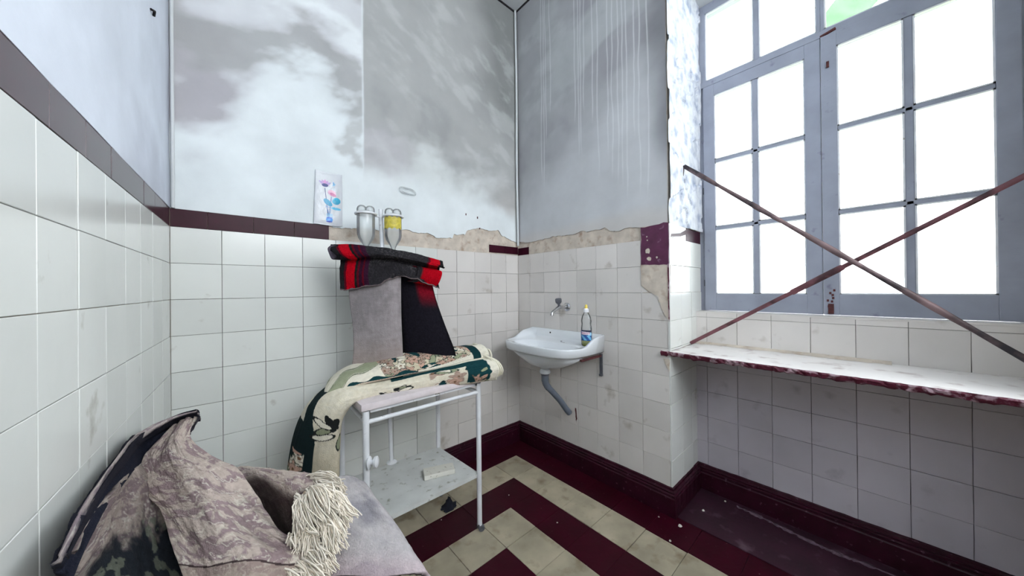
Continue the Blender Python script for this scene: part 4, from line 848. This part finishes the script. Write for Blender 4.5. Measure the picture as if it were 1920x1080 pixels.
# fringe
FC_ = []; FB = MB(); rf = np.random.default_rng(11)
def strand(p, q, sag, r=.0025, n=7, curl=.55):
    p, q = np.array(p), np.array(q); L_ = np.linalg.norm(q-p); w = rf.normal(0, .10*L_*curl, (2, 3)); t = np.linspace(0, 1, n)[:, None]
    P = p*(1-t)+q*t+w[0]*np.sin(np.pi*t)+w[1]*np.sin(2*np.pi*t)*.5+np.array((0, 0, sag))*np.sin(np.pi*t); FB.tube(P, [r*(1-.4*i/(n-1)) for i in range(n)], 3, False); k_ = rf.uniform(0, 1); b0 = A(C(252, 243, 230))*(1-k_**2*.15)+A(C(190, 160, 120))*k_**4*.15; FC_.append(np.repeat([b0*.75]+[b0]*(n-1), 3, axis=0))
def burst(edge, tips, n, sag=.01, spread=6, per=5):
    E_, T2 = np.array(edge, float), np.array(tips, float)
    for k in range(n):
        t = (k+rf.uniform(0, 1))/n; e = crv(E_, np.array([t]))[0]; q = crv(T2, np.array([min(max(t+rf.normal(0, .05), 0), 1)]))[0]; q = q+np.array((rf.normal(0, spread), rf.normal(0, spread), rf.normal(0, .008)))
        for s_ in range(per):
            e2 = e+np.array((rf.normal(0, 1.2), rf.normal(0, 1.2), rf.normal(0, .002))); q2 = q+np.array((rf.normal(0, 3.5), rf.normal(0, 3.5), rf.normal(0, .005))); strand(at(*e2), at(*q2), sag+rf.normal(0, .006))
# top tuft sweeping right
burst([(572, 898, .87), (585, 898, .86), (600, 901, .85)], [(622, 898, .83), (640, 912, .81), (645, 930, .80)], 30, .002, 4)
# left bunch hanging down
burst([(578, 925, .80), (560, 935, .79), (552, 950, .785), (556, 925, .80)], [(552, 1000, .76), (560, 1008, .75), (575, 1005, .75), (590, 990, .75)], 46, .0, 6)
# middle swirl
burst([(575, 918, .80), (590, 912, .80), (605, 915, .80)], [(600, 985, .755), (620, 970, .76), (640, 955, .77)], 40, .012, 8)
burst([(600, 920, .80), (615, 930, .79), (610, 950, .78)], [(648, 945, .775), (655, 970, .77), (640, 995, .76)], 40, .012, 7)
burst([(600, 960, .77), (610, 975, .765), (600, 990, .76)], [(640, 1000, .755), (632, 1022, .745), (612, 1035, .74)], 34, .01, 7)
burst([(575, 1005, .765), (590, 1000, .765), (600, 1000, .765)], [(560, 1038, .735), (590, 1040, .735), (615, 1050, .735)], 30, .012, 7)
burst([(545, 1010, .765), (560, 1012, .765), (575, 1015, .76)], [(548, 1025, .745), (572, 1030, .74), (600, 1035, .74)], 20, .014, 5)
# lower edge of the front layer
burst([(583, 1030, .755), (566, 1044, .745), (545, 1060, .735), (520, 1076, .725), (495, 1092, .715)], [(612, 1055, .715), (605, 1085, .70), (590, 1110, .69), (570, 1130, .68), (545, 1140, .68)], 90, .008, 6)
burst([(583, 1028, .755), (590, 1035, .75), (575, 1045, .745)], [(618, 1040, .73), (618, 1070, .72), (600, 1090, .71)], 34, .012, 6)
o = newmesh('fringe', FB.v, FB.f, 'fringe', None, np.concatenate(FC_), True); o['kind'] = 'stuff'; rel(o, rg)
# cream under-cloth that the fringe is knotted to
uc = [sec((572, 898, .86), (600, 900, .845), (628, 915, .83)), sec((562, 940, .81), (600, 940, .79), (640, 950, .79)), sec((558, 985, .79), (600, 985, .77), (636, 990, .775)), sec((565, 1020, .78), (595, 1025, .765), (622, 1030, .765)), sec((580, 1060, .77), (600, 1070, .755), (612, 1080, .75)), sec((575, 1110, .75), (595, 1120, .74), (605, 1130, .73))]
rel(sheet('fringe_heading', surf(uc, 60, 40, .02, 6, 6), 'fabric', None, lambda U, V: mixc(np.tile(A(C(206, 186, 160)), U.shape+(1,)), A(C(120, 90, 76)), sst(.45, .7, fbm(U*8, V*8, 3))), .006, C(120, 90, 76)), rg)
# grey rug underside sloping out to the right
gr = [sec((618, 902, .93), (640, 893, .98), (662, 892, 1.0), (684, 906, .99), (694, 930, 1.02)), sec((612, 930, .86), (640, 920, .90), (672, 920, .92), (704, 934, .92), (718, 955, .97)),
      sec((605, 965, .82), (640, 958, .85), (685, 955, .87), (728, 962, .87), (742, 985, .92)), sec((598, 1005, .80), (640, 998, .81), (698, 998, .82), (752, 1005, .83), (764, 1025, .88)),
      sec((595, 1045, .78), (645, 1040, .78), (712, 1040, .78), (775, 1040, .79), (786, 1058, .84)), sec((598, 1082, .765), (645, 1079, .755), (720, 1080, .75), (790, 1073, .76), (808, 1078, .80))]
def col_gr(U, V):
    n = fbm(U*5, V*4, 71, 5); w = fbm(U*90, V*150, 73, 2); c = mixc(np.tile(A(C(180, 175, 176)), U.shape+(1,)), A(C(142, 139, 145)), sst(.42, .68, n)); c = mixc(c, A(C(196, 176, 182)), .6*sst(.7, 1, U)); return c*(.88+.24*w)[..., None]
o = sheet('grey_rug', surf(gr, 120, 110, .010, 5, 41), 'fabric', None, col_gr, .012, C(28, 26, 30)); tag(o, 'pale grey rug underside sloping down beside the cream fringe', 'rug')
# dark rugs underneath, lying against the left wall
def dkcol(U, V):
    n = fbm(U*12, V*12, 51, 4); c = np.tile(A(C(34, 38, 44)), U.shape+(1,)); d_ = damask(V*.4, U*.5, 61)*.7; m_ = sst(.50, .30, U+(n-.5)*.3)*sst(.05, .2, V+.15); c = mixc(c, d_, m_*.9); c = mixc(c, A(C(104, 108, 96)), .7*((fbm(U*7, V*9, 5) > .60)*(U > .35))); return c
un = [sec((262, 872, .86), (255, 876, .82), (243, 885, .785), (222, 905, .71), (185, 955, .60), (140, 1030, .49)), sec((300, 925, .85), (280, 925, .82), (255, 930, .775), (228, 945, .71), (190, 985, .61), (145, 1055, .50)), sec((315, 975, .82), (290, 985, .785), (262, 990, .75), (232, 1000, .69), (195, 1030, .60), (150, 1090, .50)),
      sec((330, 1035, .78), (300, 1045, .745), (270, 1050, .71), (238, 1055, .66), (200, 1075, .59), (155, 1130, .50)), sec((360, 1110, .72), (325, 1120, .69), (290, 1120, .66), (250, 1125, .62), (210, 1140, .56), (165, 1170, .50)), sec((380, 1200, .68), (340, 1220, .64), (300, 1220, .62), (260, 1220, .60), (220, 1230, .55), (170, 1240, .50))]
o = sheet('dark_rug', surf(un, 110, 110, .02, 6, 55), 'fabric', None, dkcol, .012, C(30, 30, 34)); tag(o, 'dark teal and black rug beneath the beige fringed rug by the left wall', 'rug')
# rolled carpets that carry the pile
def rollc(a, b_, r, label):
    a, b_ = np.array(a), np.array(b_); d = (b_-a)/np.linalg.norm(b_-a); s_ = np.cross(d, (0, 0, 1)); s_ /= np.linalg.norm(s_); v = []; n = 90
    prof_ = [(r*(.25+.75*t), t*3*2*math.pi) for t in np.linspace(0, 1, n)]; S = np.array([[a+(b_-a)*q+s_*rr_*math.cos(th)+np.array((0, 0, 1))*rr_*math.sin(th) for q in np.linspace(0, 1, 6)] for rr_, th in prof_])
    o = sheet('rolled_carpet', S, 'fabric', None, lambda U, V: mixc(np.tile(A(C(50, 46, 54)), U.shape+(1,)), A(C(84, 74, 80)), fbm(U*40, V*6, 5)), .012, C(40, 38, 44)); tag(o, label, 'carpet')
rollc((-1.76, -1.35, .16), (-1.72, -.45, .16), .14, 'dark rolled carpet on the floor beneath the heap of rugs')
rollc((-1.80, -1.2, .385), (-1.78, -.5, .385), .09, 'dark rolled carpet lying on another under the heap of rugs')
# ------------------------------------------------------------------ things on the back wall
x0, x1, z0, z1 = -1.427, -1.297, 1.562, 1.840; nx, nz = 130, 260
U, V = np.meshgrid(np.linspace(0, 1, nx), np.linspace(0, 1, nz), indexing='ij')
def bagcol(U, V):
    a, h = U*.13, V*.277; c = mixc(np.tile(A(C(216, 220, 224)), U.shape+(1,)), A(C(190, 192, 200)), fbm(a*20, h*20, 3)); 
    def ell_(cx_, cy_, rx, ry, rot, col, g=None):
        dx, dy = a-cx_, h-cy_; u = dx*math.cos(rot)+dy*math.sin(rot); w = -dx*math.sin(rot)+dy*math.cos(rot); l = (u/rx)**2+(w/ry)**2; m_ = l < 1; c[m_] = A(col) if g is None else (A(col)*(1-l[m_][:, None]*.0)*(.0)+mixc(np.tile(A(col), (m_.sum(), 1)), A(g), np.clip(.5+w[m_]/ry*.5, 0, 1)))
    def line(ax_, ay, bx, by, w, col):
        c[seg(a, h, ax_, ay, bx, by, w) > .37] = A(col)
    BL, DB, PKc, TQ, LP_ = C(40, 120, 190), C(36, 50, 120), C(216, 160, 196), C(40, 160, 200), C(170, 140, 200)
    line(.045, .19, .062, .04, .0016, DB); line(.075, .15, .066, .04, .0014, BL); line(.09, .21, .07, .05, .0008, C(150, 190, 220)); line(.06, .08, .069, .04, .0012, BL); line(.055, .10, .068, .04, .001, BL)
    ell_(.045, .215, .020, .014, 0, PKc, LP_); 
    for k in (-2, -1, 0, 1, 2): ell_(.045+k*.008, .222-abs(k)*.003, .014, .005, 1.57-k*.45, C(210-20*abs(k), 150, 200))
    ell_(.045, .206, .015, .009, 0, DB); ell_(.078, .170, .020, .015, -.4, PKc, C(236, 190, 206)); ell_(.084, .162, .016, .008, -.5, C(200, 120, 160))
    ell_(.060, .118, .024, .013, -.7, C(46, 146, 190), TQ); ell_(.100, .130, .020, .018, .3, C(50, 150, 190), C(70, 180, 210)); ell_(.098, .090, .024, .007, -.1, C(90, 180, 215)); ell_(.088, .215, .010, .004, .7, C(150, 200, 230)); ell_(.086, .222, .004, .009, .2, C(120, 170, 210))
    m_ = (np.abs(a-.068) < .014) & (h > .018) & (h < .062); c[m_] = mixc(c[m_], A(C(120, 190, 230)), np.full(m_.sum(), .5)); ell_(.068, .030, .015, .013, 0, C(40, 140, 220)); ell_(.068, .020, .014, .004, 0, C(20, 60, 170)); ell_(.068, .040, .014, .003, 0, C(30, 90, 200)); line(.05, .096, .075, .094, .0012, C(40, 130, 200))
    return c
puff = .012*np.clip(np.sin(np.pi*U), 0, 1)**.5*np.clip(np.sin(np.pi*np.clip(V, .02, .98)), 0, 1)**.4*(.6+.6*fbm(U*4, V*6, 3))
S = np.stack([x0+(x1-x0)*U+.010*(V-.5)*(1-U)*1.0, -.006-puff, z0+(z1-z0)*V-.004*np.sin(U*3)], -1)
o = sheet('printed_bag', S, 'print', None, bagcol, .003, C(200, 204, 210)); tag(o, 'small translucent white bag printed with blue and pink lotus flowers hanging on the back wall', 'bag')
# oval plastic holder
P = []
for i in range(40):
    t = 2*math.pi*i/39; P.append((-.932+.050*math.copysign(abs(math.cos(t))**.6, math.cos(t)), -.014, 1.822+.016*math.sin(t)-.13*.05*math.cos(t)))
o = MB().tube(P, .0045, 8, False).out('plastic_ring', 'clear', smooth=True); tag(o, 'small clear oval plastic ring fixed high on the plaster, right of the drip bottles', 'holder')
# small pieces belong to the part that carries them
SUB = {('bottle', 'body'): ('label', 'base_lobes', 'soap'), ('bottle', 'cap_collar'): ('cap',), ('sink', 'basin'): ('drain', 'tap_hole', 'overflow_hole', 'maker_mark'), ('pipe', 'tube'): ('nut',), ('blanket', 'folded_cloth'): ('hem', 'rolled_end', 'inner_curl'), ('rug', 'fringe_heading'): ('fringe',), ('bar', 'rod'): ('sleeve', 'bent_end'), ('plant', 'trunk'): ('frond_stem',)}
for t in [o for o in bpy.data.objects if o.get('category')]:
    kids = list(t.children)
    for (cat, par), subs in SUB.items():
        if t['category'] != cat: continue
        p = next((k for k in kids if k.name.split('.')[0] == par), None)
        if p:
            for k in kids:
                if k.name.split('.')[0] in subs: k.parent = p
